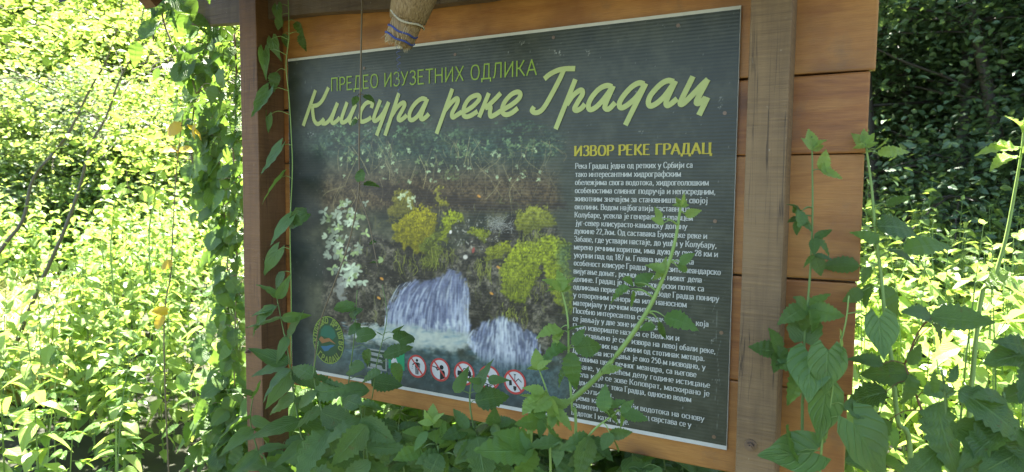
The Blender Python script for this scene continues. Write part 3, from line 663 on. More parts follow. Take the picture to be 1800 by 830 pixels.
write(mb, 'ИЗВОР РЕКЕ ГРАДАЦ', a[0], (a[1]+b_[1])/2, (c_[1]-a[1]), x1=b_[0], w=.235, thin=.09, serif=True, track=.12)
on_panel(mb, 'heading_lettering', INK_YEL)
BODY = '''Река Градац једна од ретких у Србији са|тако интересантним хидрографским|обележјима свога водотока, хидрогеолошким|особеностима сливног подручја и непосредним,|животним значајем за становништво у својој|околини. Водом најбогатија саставница|Колубаре, усекла је генералним правцем|југ-север клисурасто-кањонску долину|дужине 22,7км. Од саставака Буковске реке и|Забаве, где уствари настаје, до ушћа у Колубару,|мерено речним коритом, има дужину око 28 км и|укупни пад од 187 м. Главна морфолошка|особеност клисуре Градца је изразито меандарско|вијугање доњег, речном коритом нижег дела|долине. Градац је алогени понорски поток са|одликама периодске сушице. Воде Градца пониру|у отвореним понорима или наносном|материјалу у речном кориту.|Посебно интересантна су градачка врела, која|се јављају у две зоне истицања.|Прво извориште назива се Велики и|представљено је са 7 извора на левој обали реке,|распоређених на дужини од стотинак метара.|Друга зона истицања је око 250 м низводно, у|луковима целу речног меандра, са његове|стране, у највећем делу године истицање|врела које се зове Коловрат, маскирано је|водом осталог тока Градца, односно водом|у долини.|Према категоризацији водотока на основу|квалитета воде река Градац сврстава се у|водоток I категорије.'''.split('|')
ENDS = [1218,1197,1246,1258,1244,1213,1218,1208,1243,1260,1262,1220,1267,1234,1238,1264,1207,1145,1246,1160,1194,1258,1239,1240,1224,1248,1247,1215,1080,1238,1215,1106]
mb = MB(); za, zb = px2p(1012, 296.5)[1], px2p(1008, 729)[1]; xl = px2p(1010, 400)[0]
for i, (s, e) in enumerate(zip(BODY, ENDS)):
    z = za + (zb-za)*i/31; lo, hi = 0.8, 1.4
    for _ in range(30):
        m_ = (lo+hi)/2
        if proj((m_, -.005, z))[0] < e: lo = m_
        else: hi = m_
    write(mb, s, xl + (.003 if i == 7 else 0), z, .0136, x1=lo, w=.165, thin=.075, serif=True, track=.07)
on_panel(mb, 'text_lettering', INK_WHITE)

# prohibition pictograms
def disc(mb, cx, cz, r0, r1, y, mat, n=40):
    V = [(cx+q*math.cos(2*math.pi*j/n), y, cz+q*math.sin(2*math.pi*j/n)) for q in (r0, r1) for j in range(n)]
    if r0 < 1e-6: mb.add(V[n:], [tuple(range(n))], mat=mat)
    else: mb.add(V, [(j, (j+1) % n, n+(j+1) % n, n+j) for j in range(n)], mat=mat)
FIG = {
 'litter': [('d', 0, .52, .13), ('p', [(-.2, .34), (.2, .34), (.2, -.08), (-.2, -.08)]), ('p', [(-.17, -.08), (-.03, -.08), (-.03, -.7), (-.15, -.7)]), ('p', [(.03, -.08), (.17, -.08), (.15, -.7), (.03, -.7)]),
            ('p', [(.22, .34), (.32, .28), (.32, -.15), (.24, -.15)]), ('p', [(-.2, .34), (-.5, .12), (-.46, .04), (-.2, .18)]), ('p', [(-.52, 0), (-.44, -.06), (-.5, -.14)]), ('p', [(-.56, -.2), (-.46, -.2), (-.52, -.3)])],
 'hunt': [('d', .16, .22, .2), ('p', [(0, -.02), (.4, -.02), (.5, -.2), (.5, -.66), (0, -.86)]), ('p', [(0, 0), (-.3, -.12), (-.42, .1), (-.34, .14), (-.24, .0), (0, .12)]), ('p', [(-1.1, .3), (-1.1, .24), (-.1, .04), (-.1, .16)])],
 'car': [('p', [(-.66, .06), (-.62, .18), (-.22, .18), (-.05, .44), (.42, .44), (.66, .16), (.7, -.22), (-.66, -.22)]), ('d', -.38, -.24, .17), ('d', .42, -.24, .17)],
 'camp': [('p', [(-.5, .2), (-.38, .26), (-.3, -.4), (-.46, -.4)]), ('p', [(-.4, .22), (-.1, .1), (-.08, .02), (-.38, .06)]), ('d', -.26, .42, .11), ('p', [(.2, -.02), (.58, .34), (.64, .28), (.26, -.1)]), ('p', [(-.6, -.44), (.3, -.6), (.3, -.66), (-.6, -.52)]), ('p', [(-.2, -.5), (0, -.8), (-.3, -.8)])],
 'dig': [('p', [(-.03, .56), (.03, .56), (.03, -.1), (-.03, -.1)]), ('p', [(-.1, .62), (.1, .62), (.1, .55), (-.1, .55)]), ('p', [(-.14, -.34), (.16, -.34), (.14, -.6), (.02, -.76), (-.12, -.6)]), ('p', [(0, .02), (.32, .34), (.62, .08), (.58, .02), (.32, .24), (.04, -.04)]), ('p', [(-.52, .1), (-.3, .1), (-.24, -.3), (-.5, -.36)])],
}
for (px, py), kind in zip(((733, 644), (773.5, 650), (816, 656.5), (860, 664), (905, 671.5)), FIG):
    cx, cz = px2p(px, py); r0 = .0345; mb = MB()
    disc(mb, cx, cz, 0, r0*.88, -.0050, 0); disc(mb, cx, cz, r0*.83, r0, -.0054, 1)
    for i, q in enumerate(FIG[kind]):
        y = -.0052-1.5e-5*i
        if q[0] == 'd': disc(mb, cx+q[1]*r0, cz+q[2]*r0, 0, q[3]*r0, y, 2, 20)
        else: poly(mb, [(cx+x*r0, cz+z*r0) for x, z in q[1][::1]], y, 2)
    if kind == 'car':
        poly(mb, [(cx+x*r0, cz+z*r0) for x, z in ((-.02, .36), (-.12, .2), (.14, .2), (.14, .36))], -.0053, 0)
        poly(mb, [(cx+x*r0, cz+z*r0) for x, z in ((.2, .36), (.2, .2), (.5, .2), (.38, .36))], -.00531, 0)
        disc(mb, cx-.38*r0, cz-.24*r0, 0, .08*r0, -.00532, 0, 16); disc(mb, cx+.42*r0, cz-.24*r0, 0, .08*r0, -.00533, 0, 16)
    c, s = math.cos(R(-48)), math.sin(R(-48)); h = .055*r0*1.3; L = r0*.86
    poly(mb, [(cx+c*u-s*v, cz+s*u+c*v) for u, v in ((-L, -h), (L, -h), (L, h), (-L, h))], -.0056, 1)
    on_panel(mb, 'prohibition_sign', [INK_PALE, INK_RED, INK_BLACK])
# oval club emblem with ring lettering
EMB_G = flat('emblem_green', (.03, .08, .03), .5); EMB_T = flat('emblem_teal', (.025, .13, .075), .5); EMB_B = flat('emblem_blue', (.04, .14, .23), .5)
EMB_O = flat('emblem_orange', (.29, .14, .05), .5); EMB_D = flat('emblem_dark', (.03, .06, .025), .5)
mb = MB(); cx, cz = px2p(577, 598); rx, rz = .066, .077
def oval(k, y, mat, r_in=0):
    n = 48
    if r_in: mb.add([(cx+rx*q*math.cos(2*math.pi*j/n), y, cz+rz*q*math.sin(2*math.pi*j/n)) for q in (r_in, k) for j in range(n)], [(j, (j+1) % n, n+(j+1) % n, n+j) for j in range(n)], mat=mat)
    else: mb.add([(cx+rx*k*math.cos(2*math.pi*j/n), y, cz+rz*k*math.sin(2*math.pi*j/n)) for j in range(n)], [tuple(range(n))], mat=mat)
oval(1, -.0050, 5); oval(1.0, -.0051, 4, .975); oval(.68, -.0052, 0)
for P, m_ in (([(-.5, .15), (-.45, .4), (-.2, .6), (.1, .62), (.4, .45), (.5, .2), (.3, .05), (0, .1)], 1), ([(-.62, -.02), (-.45, .12), (-.25, .02), (.05, .1), (.3, -.02), (.5, -.12), (.1, -.04), (-.2, -.12), (-.4, -.18)], 3),
              ([(-.5, -.3), (-.1, -.26), (.2, -.18), (.42, -.18), (.1, -.34), (0, -.44), (-.25, -.5)], 2)):
    poly(mb, [(cx+x*rx, cz+z*rz) for x, z in P], -.0054-1e-5*m_, m_)
o = on_panel(mb, 'club_emblem', [EMB_G, EMB_T, EMB_B, EMB_O, INK_THIN, EMB_D])
mb = MB()
def ring_text(s, a0, a1, flip=False):
    n = len(s)
    for i, ch in enumerate(s):
        th = R(a0+(a1-a0)*(i+.5)/n); rr_ = .83
        X, Z = cx+rx*rr_*math.cos(th), cz+rz*rr_*math.sin(th); up = th-math.pi/2 if not flip else th+math.pi/2
        def rt(q, X=X, Z=Z, up=up): q = q-(.0055, .0085); return np.stack([X+q[:, 0]*math.cos(up)-q[:, 1]*math.sin(up), Z+q[:, 0]*math.sin(up)+q[:, 1]*math.cos(up)], 1)
        write(mb, ch, 0, 0, .017, w=.24, rot=rt, y=-.0056, cond=.95)
ring_text('ЕКОЛОШКО ДРУШТВО', 205, -25); ring_text('ГРАДАЦ', 222, 318, True)
on_panel(mb, 'emblem_lettering', flat('faded_lime_ink', (.20, .27, .05), .5))
# small framed map and green mark, mostly behind leaves
mb = MB(); a, b_ = px2p(646, 612), px2p(675, 652)
poly(mb, [(a[0], b_[1]), (a[0]+.075, b_[1]), (a[0]+.075, a[1]), (a[0], a[1])], -.0050, 0)
poly(mb, [(a[0]+.005, b_[1]+.005), (a[0]+.07, b_[1]+.005), (a[0]+.07, a[1]-.005), (a[0]+.005, a[1]-.005)], -.0052, 1)
for k in range(4): poly(mb, [(a[0]+.01, a[1]-.02-.018*k), (a[0]+.06, a[1]-.022-.018*k), (a[0]+.055, a[1]-.012-.018*k), (a[0]+.013, a[1]-.010-.018*k)], -.0054, 0)
on_panel(mb, 'map_picture', [flat('grey_ink', (.30, .31, .28), .5), EMB_D])
mb = MB(); a, b_ = px2p(683, 616), px2p(711, 652)
poly(mb, [(a[0], b_[1]), (b_[0], b_[1]), (b_[0], a[1]), (a[0], a[1])], -.0050, 0)
poly(mb, [(a[0]+.012, b_[1]+.006), (b_[0]-.018, b_[1]+.006), (b_[0]-.035, a[1]-.014), (b_[0]-.05, a[1]-.03)], -.0052, 1)
poly(mb, [(a[0]+.012, b_[1]+.008), (a[0]+.02, b_[1]+.006), (b_[0]-.03, a[1]-.035), (b_[0]-.036, a[1]-.032)], -.0054, 2)
on_panel(mb, 'green_mark', [flat('green_ink', (.02, .30, .12), .5), INK_PALE, EMB_O])
for px, py in ((973, 66), (1192, 45), (1274, 199), (1257, 389), (1268, 585), (1255, 768), (800, 96), (640, 120)):
    cx, cz = px2p(px, py); mb = MB(); disc(mb, cx, cz, 0, .0045, -.0058, 0, 16); disc(mb, cx, cz, 0, .002, -.0064, 0, 6); on_panel(mb, 'screw', STEEL)

# ================================================================== leaves and plants
def leaf_tpl(n, shape='ovate', W=.5, serr=.0, fold=.18, curl=.12, wave=.0):
    """leaf of length 1 along +y, facing +z: three vertices per row"""
    V, UV, F = [], [], []
    for i in range(n+1):
        t = i/n
        if shape == 'ovate': w_ = math.sin(math.pi*t**.72)**.85*(1-.25*t); back = .05*(1-t)**4
        elif shape == 'lance': w_ = math.sin(math.pi*t**.62)**.9*(1-.35*t); back = .02*(1-t)**4
        elif shape == 'round': w_ = math.sin(math.pi*min(1, .06+.94*t)**.85)**.6; back = .10*(1-t)**4
        else: w_ = (.62+.5*math.sin(math.pi*min(1, t*1.15+.12)))*(1-t**2.2)**.8*(.55 if i == 0 else 1)*.72; back = .26*(1-t)**5   # heart
        w_ = max(w_, .0)*W*.5*2*.5
        w_ *= 1 + (serr if i % 2 else -serr)*(0 if i in (0, n) else 1)
        z = -curl*t*t
        zz = z + fold*w_ + wave*math.sin(i*2.1)
        V += [(-w_, t-back, zz), (0, t, z), (w_, t-back, z+fold*w_-wave*math.sin(i*1.7))]
        UV += [(-1, t), (0, t), (1, t)]
    for i in range(n):
        a = 3*i; F += [(a, a+1, a+4, a+3), (a+1, a+2, a+5, a+4)]
    return np.array(V), F, np.array(UV, float)
T_NETTLE = leaf_tpl(16, 'ovate', .64, .10, .25, .22, .012)
T_NETTLE_S = leaf_tpl(5, 'ovate', .80, .0, .3, .22)
T_LANCE = leaf_tpl(12, 'lance', .46, .02, .25, .25, .01)
T_LANCE_S = leaf_tpl(4, 'lance', .6, 0, .3, .25)
T_BRAM = leaf_tpl(16, 'ovate', .80, .085, .2, .15, .015)
T_HEART = leaf_tpl(12, 'heart', 1.18, .0, .16, .14, .012)
T_ROUND = leaf_tpl(8, 'round', .95, .04, .15, .15, .02)
T_TINY = leaf_tpl(3, 'ovate', .72, 0, .25, .1)
T_BLADE = leaf_tpl(4, 'lance', .09, 0, .2, .45)

def frame(P, D, Nn, size):
    y = unit(D); x = unit(np.cross(y, Nn)); z = np.cross(x, y); m = np.eye(4)
    m[:3, 0], m[:3, 1], m[:3, 2], m[:3, 3] = x*size, y*size, z*size, P; return m
def frames(P, D, Nn, size):
    y = D/np.linalg.norm(D, axis=1)[:, None]; x = np.cross(y, Nn); x /= np.linalg.norm(x, axis=1)[:, None]+1e-9; z = np.cross(x, y)
    m = np.tile(np.eye(4), (len(P), 1, 1)); s = np.asarray(size)[:, None] if np.ndim(size) else size
    m[:, :3, 0], m[:, :3, 1], m[:, :3, 2], m[:, :3, 3] = x*s, y*s, z*s, P; return m

def herb(kind, h, r, name, label, cat, group, near=False, pairs=9, lmax=.09, bare=.2, mats=(ST_GREEN, L_NETTLE)):
    """upright herb: stem with leaf pairs (nettle / lance) or trifoliate leaves (bramble)"""
    root = empty(name, (0, 0, 0)); tag(root, label, cat, group)
    lean = r.normal(0, .10, 2)
    ts = np.linspace(0, 1, 7); P = np.stack([lean[0]*ts**2*h+.01*np.sin(ts*5), lean[1]*ts**2*h, ts*h], 1)
    sb = MB(); sb.tube(P, .0042*h**.5+.001, .0016, 5 if near else 3)
    lb = MB()
    tpl = {('nettle', 1): T_NETTLE, ('nettle', 0): T_NETTLE_S, ('lance', 1): T_LANCE, ('lance', 0): T_LANCE_S, ('bramble', 1): T_BRAM, ('bramble', 0): T_NETTLE_S}[(kind, int(near))]
    Ms, rn = [], []
    a0 = r.random()*6.28
    for i in range(pairs):
        t = bare + (1-bare)*(i/(pairs-1))**.9; p = np.array([np.interp(t, ts, P[:, k]) for k in range(3)])
        size = lmax*(.45+.55*math.sin(math.pi*min(1, (1.06-t)/(1-bare)*.8)))*(1 if t < .93 else .55)
        a = a0 + i*math.pi/2 + r.normal(0, .25)
        for s in ((0, math.pi) if kind != 'bramble' else (0,)):
            q = a+s+r.normal(0, .15)+(i*2.4 if kind == 'bramble' else 0)
            el = r.normal(-.15, .25) + (.9 if t > .93 else 0)
            d = np.array([math.cos(q)*math.cos(el), math.sin(q)*math.cos(el), math.sin(el)])
            pl = size*(.18 if kind != 'bramble' else .55); e = p + d*pl + np.array([0, 0, .1*pl])
            sb.tube([p, e], .0010, .0008, 3)
            up = np.array([0, 0, 1.]) + r.normal(0, .22, 3)
            Ms.append(frame(e, d + (0, 0, -.15), up, size*r.uniform(.85, 1.12))); rn.append(r.random())
            if kind == 'bramble':
                for sg in (-1, 1):
                    dd = np.array([math.cos(q+sg*1.15), math.sin(q+sg*1.15), -.1]); Ms.append(frame(e, dd, up, size*.8)); rn.append(r.random())
    lb.many(tpl, np.array(Ms), np.array(rn))
    sb.build('stem', mats[0], root); lb.build('leaves', mats[1], root, near); return root

def grove(protos, spots, label, group, r, smin=.8, smax=1.2, upto=None):
    first = {}
    for i, (x, y) in enumerate(spots):
        k = r.integers(len(protos)); p = protos[k]; sc = r.uniform(smin, smax); z = float(gz(x, y))-.02
        if k not in first: first[k] = 1; p.location = (x, y, z); p.rotation_euler = (0, 0, r.random()*6.28); p.scale = (sc,)*3; tag(p, label, group=group)
        else: copy_tree(p, (x, y, z), r.random()*6.28, sc, label, group)
    for k, p in enumerate(protos):
        if k not in first:
            for c in list(p.children): bpy.data.objects.remove(c)
            bpy.data.objects.remove(p)
def wedge(px0, px1, d0, d1, n, r, power=1.0, keep=None):
    out = []
    while len(out) < n:
        px = r.uniform(px0, px1); d = (r.uniform(d0**(1+power), d1**(1+power)))**(1/(1+power))
        v = ray(px, 415); v = v[:2]/np.hypot(*v[:2]); p = CAM[:2]+v*d
        if keep is None or keep(*p): out.append(p)
    return out

# ---- left clearing: sunlit nettles and herbs
r = np.random.default_rng(21)
LM = (ST_GREEN, L_NETTLE)
pr_l = [herb('nettle', 1.0, r, 'nettle', None, 'plant', None, pairs=12, lmax=.115, bare=.12) for _ in range(4)] + \
       [herb('lance', 1.0, r, 'tall_herb', None, 'plant', None, pairs=15, lmax=.125, bare=.1, mats=(ST_GREEN, L_YOUNG)) for _ in range(3)] + \
       [herb('bramble', .9, r, 'bramble', None, 'plant', None, pairs=18, lmax=.08, bare=.03, mats=(ST_CANE, L_BRAMBLE)) for _ in range(3)]
def clear_path(x, y):
    u, v = proj((x, y, gz(x, y))); return not (u < 130 and np.hypot(x-CAM[0], y-CAM[1]) > 5.2 and np.hypot(x-CAM[0], y-CAM[1]) < 7.2)
grove(pr_l, wedge(-60, 440, 2.6, 10.6, 345, r, keep=lambda x, y: clear_path(x, y) and (y > .25 or x < -.85)),
      'sunlit leafy weed in the overgrown clearing beside the thin left trees', 'weeds of the clearing on the left', r, .75, 1.12)
# ---- right clearing
pr_r = [herb('nettle', 1.0, r, 'nettle', None, 'plant', None, pairs=10, lmax=.10, bare=.2) for _ in range(4)] + \
       [herb('lance', 1.1, r, 'tall_herb', None, 'plant', None, pairs=12, lmax=.115, bare=.2, mats=(ST_GREEN, L_YOUNG)) for _ in range(4)]
grove(pr_r, wedge(1480, 1880, 2.2, 7.2, 250, r, keep=lambda x, y: y > .5),
      'sunlit leafy weed growing between the board and the dark wood', 'weeds in front of the dark wood', r, .8, 1.28)

# ---- pale dry grass on the path at the far left
def grass_patch():
    mb = MB(); r = np.random.default_rng(4); pts = wedge(-120, 150, 4.9, 7.6, 3400, r)
    P = np.array([(x, y, gz(x, y)) for x, y in pts]); n = len(P); a = r.random(n)*6.28
    D = np.stack([np.cos(a)*.35, np.sin(a)*.35, np.ones(n)], 1); NN = np.stack([np.cos(a), np.sin(a), -np.full(n, .3)], 1)*-1
    mb.many(T_BLADE, frames(P, D, NN, r.uniform(.18, .42, n)), r.random(n))
    tag(mb.build('grass', L_GRASS), 'pale dry grass on the trodden patch', 'grass', kind='stuff')
grass_patch()

# ---- trees
def limb_points(p, d, L, r, n=6, droop=.0, wob=.12):
    P = [np.array(p, float)]; d = unit(d)
    for i in range(n): d = unit(d + r.normal(0, wob, 3) + (0, 0, -droop)); P.append(P[-1]+d*L/n)
    return np.array(P)
def tree(name, label, cat, group, r, H, Rr, base, nleaf, lsize, leafm, bark, trunk=None, nl=22, tr=.06, flatn=.55, clump=.45, zmin=.15):
    root = empty(name, (0, 0, 0)); tag(root, label, cat, group)
    tb = MB(); T = catmull(trunk, 5) if trunk is not None else limb_points((0, 0, 0), (r.normal(0, .08), r.normal(0, .08), 1), H*.92, r, 9, wob=.05)
    tb.tube(T, tr, tr*.2, 7); tips = []
    for i in range(nl):
        t = base + (1-base)*(i+.5)/nl; k = min(len(T)-1, int(t*(len(T)-1))); a = i*2.4 + r.normal(0, .3)
        L = Rr*(1.15-.75*abs(t-base-.25))*r.uniform(.65, 1.1)
        P = limb_points(T[k], (math.cos(a), math.sin(a), r.uniform(.1, .6)), L, r, 6, .06)
        tb.tube(P, tr*.32*(1.1-t), .004, 4)
        tips += [(P[j], L*.3) for j in (3, 5, 6)]
        for j in (3, 5):
            Q = limb_points(P[j], (P[j]-P[j-1])+r.normal(0, .25, 3), L*.5, r, 4, .05); tb.tube(Q, tr*.12, .003, 3); tips += [(Q[2], L*.25), (Q[-1], L*.25)]
    C = np.array([t[0] for t in tips]); S_ = np.array([t[1] for t in tips])
    idx = r.integers(len(C), size=nleaf); off = r.normal(0, 1, (nleaf, 3))*(1, 1, .55)*(S_[idx]*clump)[:, None]*1.5
    P = C[idx]+off; ok = P[:, 2] > zmin*H; P = P[ok]; n = len(P)
    a = r.random(n)*6.28; D = np.stack([np.cos(a), np.sin(a), r.normal(-.25, .3, n)], 1)
    NN = np.array([0, 0, 1.])+r.normal(0, flatn, (n, 3))
    lb = MB(); lb.many(T_TINY, frames(P, D, NN, lsize*r.uniform(.7, 1.25, n)), np.clip(r.normal(.5, .28, n), 0, 1))
    tb.build('trunk', bark, root, True); lb.build('crown', leafm, root); return root

r = np.random.default_rng(5)
# thin slanting saplings on the left
def px_trunk(pts, d): return np.array([far(x, y, d) for x, y in pts])
def sapling(pts, d, label, H, n):
    P = px_trunk(pts, d); dn = unit(P[0]-P[1]); b = P[0]+dn*max(.1, (P[0][2]-float(gz(P[0][0], P[0][1]))+.1)/max(.2, -dn[2])); T = np.vstack([[b], P]) - b; T[1:] += r.normal(0, .022, T[1:].shape)
    t = tree('young_tree', label, 'tree', None, r, H, 1.1, .52, n, .05, L_ROBINIA, BARK, trunk=T, nl=14, tr=.014, zmin=.3)
    t.location = b; return t
sapling([(-5, 470), (30, 390), (66, 318), (108, 235), (150, 160), (196, 92), (218, 10), (215, -90)], 5.3, 'slim young tree leaning right, with a bent trunk and yellow-green leaves, left of its twin', 2.7, 2600)
sapling([(62, 520), (102, 420), (140, 325), (162, 265), (186, 205), (212, 150), (240, 70), (268, -60)], 5.0, 'slim young tree leaning right, with a straighter dark trunk, right of its twin', 2.7, 2000)
# sunlit bushes/trees beyond the clearing
pt = [tree('leafy_tree', None, 'tree', None, r, 4.0, 1.5, .06, 17000, .048, L_ROBINIA, BARK, nl=30, tr=.028, zmin=.02, clump=.30, flatn=.4) for _ in range(3)]
SP = [(20, 12.2), (95, 13.6), (-60, 11.4), (150, 12.6), (230, 12.9), (310, 12.4), (360, 13.6), (-140, 13.5), (60, 15.0), (200, 15.2), (-20, 15.5), (420, 14.0), (130, 15.6), (280, 15.0)]
grove(pt, [tuple((CAM+np.array([*(ray(px, 415)[:2]/np.hypot(*ray(px, 415)[:2])), 0])*d)[:2]) for px, d in SP],
      'bushy yellow-green tree in full sun behind the left clearing', 'sunlit trees behind the left clearing', r, .95, 1.35)
ps = [tree('shrub', None, 'shrub', None, r, 1.9, 1.0, .03, 7000, .045, L_NETTLE if k else L_GREY, BARK, nl=22, tr=.014, zmin=.02, clump=.4) for k in range(3)]
grove(ps, wedge(-80, 440, 9.4, 12.6, 34, r), 'low sunlit shrub at the foot of the trees behind the left clearing', 'shrubs at the edge of the left clearing', r, .75, 1.3)
pg = [tree('pale_tree', None, 'tree', None, r, 7, 2.2, .08, 9000, .12, L_GREY, BARK, nl=26, tr=.09, zmin=.02) for _ in range(2)]
SP = [(330, 17), (420, 16), (500, 16.5), (240, 17.5), (120, 18), (20, 17), (-80, 17.5), (180, 19), (380, 18), (60, 19), (-120, 20), (300, 20)]
grove(pg, [tuple((CAM+np.array([*(ray(px, 415)[:2]/np.hypot(*ray(px, 415)[:2])), 0])*d)[:2]) for px, d in SP],
      'pale grey-green tree on the slope far behind the left clearing', 'trees on the slope behind', r, .8, 1.15)
# dark wood on the right
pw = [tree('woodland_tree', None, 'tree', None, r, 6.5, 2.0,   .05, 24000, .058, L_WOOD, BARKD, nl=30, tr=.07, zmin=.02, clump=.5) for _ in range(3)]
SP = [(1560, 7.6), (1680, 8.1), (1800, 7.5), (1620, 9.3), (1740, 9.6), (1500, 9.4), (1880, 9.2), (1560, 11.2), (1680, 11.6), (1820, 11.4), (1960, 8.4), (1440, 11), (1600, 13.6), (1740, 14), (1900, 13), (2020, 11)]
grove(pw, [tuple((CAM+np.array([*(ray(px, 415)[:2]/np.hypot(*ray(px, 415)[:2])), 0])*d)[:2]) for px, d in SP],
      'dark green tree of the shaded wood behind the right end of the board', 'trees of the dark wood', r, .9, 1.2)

# ================================================================== plants drawn one by one round the board
def variants(shape, n, W, serr, wave):
    return [leaf_tpl(n, shape, W*q, serr, f, c, wave*u) for q, f, c, u in ((1, .2, .12, 1), (.9, .42, .30, 1.6), (1.08, .08, .38, 1.3), (.94, .30, -.12, 1.2))]
T_NETTLE, T_LANCE = variants('ovate', 18, .56, .13, .014), variants('lance', 12, .46, .03, .012)
T_BRAM, T_HEART, T_ROUND = variants('ovate', 18, .70, .11, .018), variants('heart', 12, 1.12, 0, .014), variants('round', 9, .92, .05, .022)
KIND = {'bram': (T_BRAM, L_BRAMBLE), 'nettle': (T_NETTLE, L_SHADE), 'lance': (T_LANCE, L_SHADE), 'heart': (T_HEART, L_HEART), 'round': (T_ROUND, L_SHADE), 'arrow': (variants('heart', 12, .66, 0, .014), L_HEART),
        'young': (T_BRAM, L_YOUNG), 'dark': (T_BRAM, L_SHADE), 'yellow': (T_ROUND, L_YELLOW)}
rs = np.random.default_rng(31)
def strand(name, label, cat, Y, path, leaves, r0=.004, r1=.0015, mat=ST_GREEN, ground=False, group=None, Y1=None, pet=None, lie=.0):
    """a stem through photo points at depth Y (to Y1), and leaves (px, py, direction deg, length px, kind)"""
    Y1 = Y if Y1 is None else Y1; n = len(path)
    P = [at(px, py, Y+(Y1-Y)*i/max(1, n-1)) for i, (px, py) in enumerate(path)]
    if ground:
        b = P[0].copy(); b[2] = 0; b[:2] += rs.normal(0, .03, 2); P = [b] + P
    P = catmull(P, 6); root = empty(name, P[0]); tag(root, label, cat, group)
    sb = MB(); sb.tube(P, r0, r1, 7); lbs = {}
    U = np.array([proj(p) for p in P])
    for (px, py, ang, L, kind) in leaves:
        L *= {'dark': .84, 'nettle': .92, 'round': .82}.get(kind, .95)*rs.uniform(.85, 1.1)
        i = int(np.argmin(np.hypot(U[:, 0]-px, U[:, 1]-py))); p = P[i]
        e = at(px, py, p[1] + lie + rs.normal(-.012, .012)); dist = np.linalg.norm(e-CAM)
        a = R(ang); D = CR*math.cos(a) + CU*math.sin(a) - CF*rs.normal(.15, .34)
        NN = -CF*.7 + np.array([0, 0, .7]) + rs.normal(0, .34, 3)
        tpl, mt = KIND[kind]; lbs.setdefault(kind, MB()).many(tpl[rs.integers(len(tpl))], (frame(e, D, NN, L/FPX*dist) @ np.diag([rs.uniform(.78, 1.15), 1, rs.uniform(.6, 1.6), 1]))[None], np.array([rs.random()]))
        mid = (p+e)/2 + (0, 0, .15*np.linalg.norm(p-e)); sb.tube(catmull([p, mid, e], 3), r1*.9, .0007, 4)
    sb.build('stem', mat, root, True)
    for k, b in lbs.items(): b.build('leaves', KIND[k][1], root, True)
    return root
def tri(px, py, ang, L, kind): return [(px, py, ang, L, kind), (px, py, ang+62, L*.78, kind), (px, py, ang-62, L*.78, kind)]
def tuft(px, py, L, kind='young'): return [(px, py, 90+a, L*k, kind) for a, k in ((0, 1), (38, .8), (-38, .85), (80, .6), (-75, .6))]

# arching bramble cane across the text
strand('bramble', 'arching bramble cane crossing the white text of the panel', 'plant', -.30,
 [(930, 780), (962, 735), (1020, 690), (1075, 635), (1130, 560), (1165, 490), (1185, 430), (1197, 360)],
 tuft(1197, 362, 26) + [(1166, 392, 165, 30, 'young'), (1160, 385, 110, 22, 'young'), (1205, 378, 20, 30, 'young')] + tri(1168, 478, 150, 34, 'young') + [(1196, 462, 40, 34, 'bram'), (1192, 470, 0, 30, 'bram')] +
 [(1112, 498, 150, 30, 'bram'), (1106, 508, 205, 44, 'bram'), (1112, 512, 260, 36, 'bram'), (1118, 500, 40, 34, 'bram'), (1170, 558, 0, 50, 'bram'), (1160, 566, -75, 46, 'nettle'), (1150, 572, 200, 30, 'bram'), (1060, 655, 20, 34, 'young')], .0080, .0026, ST_CANE, True)
strand('bramble', 'upright pale-leaved bramble shoot before the right edge of the waterfall picture', 'plant', -.34,
 [(1012, 800), (1006, 720), (1000, 640), (998, 560), (986, 505)],
 tuft(986, 510, 44) + [(985, 578, 172, 50, 'young'), (990, 582, 225, 40, 'young'), (998, 580, 20, 30, 'bram'), (995, 612, 195, 66, 'bram'), (1004, 622, 270, 60, 'bram'), (1012, 612, 8, 70, 'dark'), (1008, 606, 60, 40, 'bram'), (1000, 650, 225, 46, 'bram')], .0036, .0016, ST_CANE, True)
strand('bramble', 'small bramble shoot with drooping light leaves beneath the round signs', 'plant', -.40,
 [(968, 830), (966, 760), (964, 700), (948, 650)],
 tuft(945, 648, 34) + tri(955, 690, 215, 44, 'young') + tri(968, 700, -80, 50, 'young') + tri(940, 700, 235, 44, 'young') + tri(975, 720, -45, 48, 'young') + tri(955, 735, 195, 50, 'bram'), .0032, .0014, ST_CANE, True)
strand('bramble', 'bramble plant with wide leaves along the bottom edge under the text', 'plant', -.44,
 [(1000, 870), (1010, 810), (1040, 760), (1080, 728)],
 tri(985, 778, 200, 70, 'dark') + tri(1035, 770, 250, 80, 'dark') + tri(1062, 722, 30, 54, 'bram') + tri(1092, 725, -20, 46, 'bram') + tri(1072, 762, -60, 60, 'dark') + tri(935, 790, 185, 95, 'bram') + tri(1010, 800, -60, 80, 'dark'), .0040, .0016, ST_CANE, True)
strand('bramble', 'leafy bramble sprig standing below the rifle and car signs', 'plant', -.38,
 [(850, 860), (838, 780), (826, 710), (830, 660)],
 [(800, 690, 60, 62, 'lance'), (838, 690, 70, 60, 'lance'), (838, 705, 15, 70, 'dark'), (858, 668, 10, 40, 'lance'), (846, 672, 165, 30, 'lance')] + tri(822, 752, 200, 64, 'dark') + tri(866, 748, 20, 56, 'dark') + tri(840, 772, -75, 90, 'nettle') + tri(790, 768, 170, 48, 'bram') + tri(880, 770, -20, 70, 'dark'), .0034, .0014, ST_GREEN, True)
strand('bramble', 'light green sprig left of the leafy sprig beneath the picture', 'plant', -.40,
 [(775, 850), (770, 790), (760, 740)],
 tuft(760, 745, 40) + tri(750, 760, 170, 46, 'bram') + tri(780, 770, 25, 44, 'bram') + tri(772, 800, 240, 60, 'dark') + tri(800, 800, -15, 60, 'dark') + tri(740, 790, 200, 50, 'bram'), .0030, .0012, ST_GREEN, True)
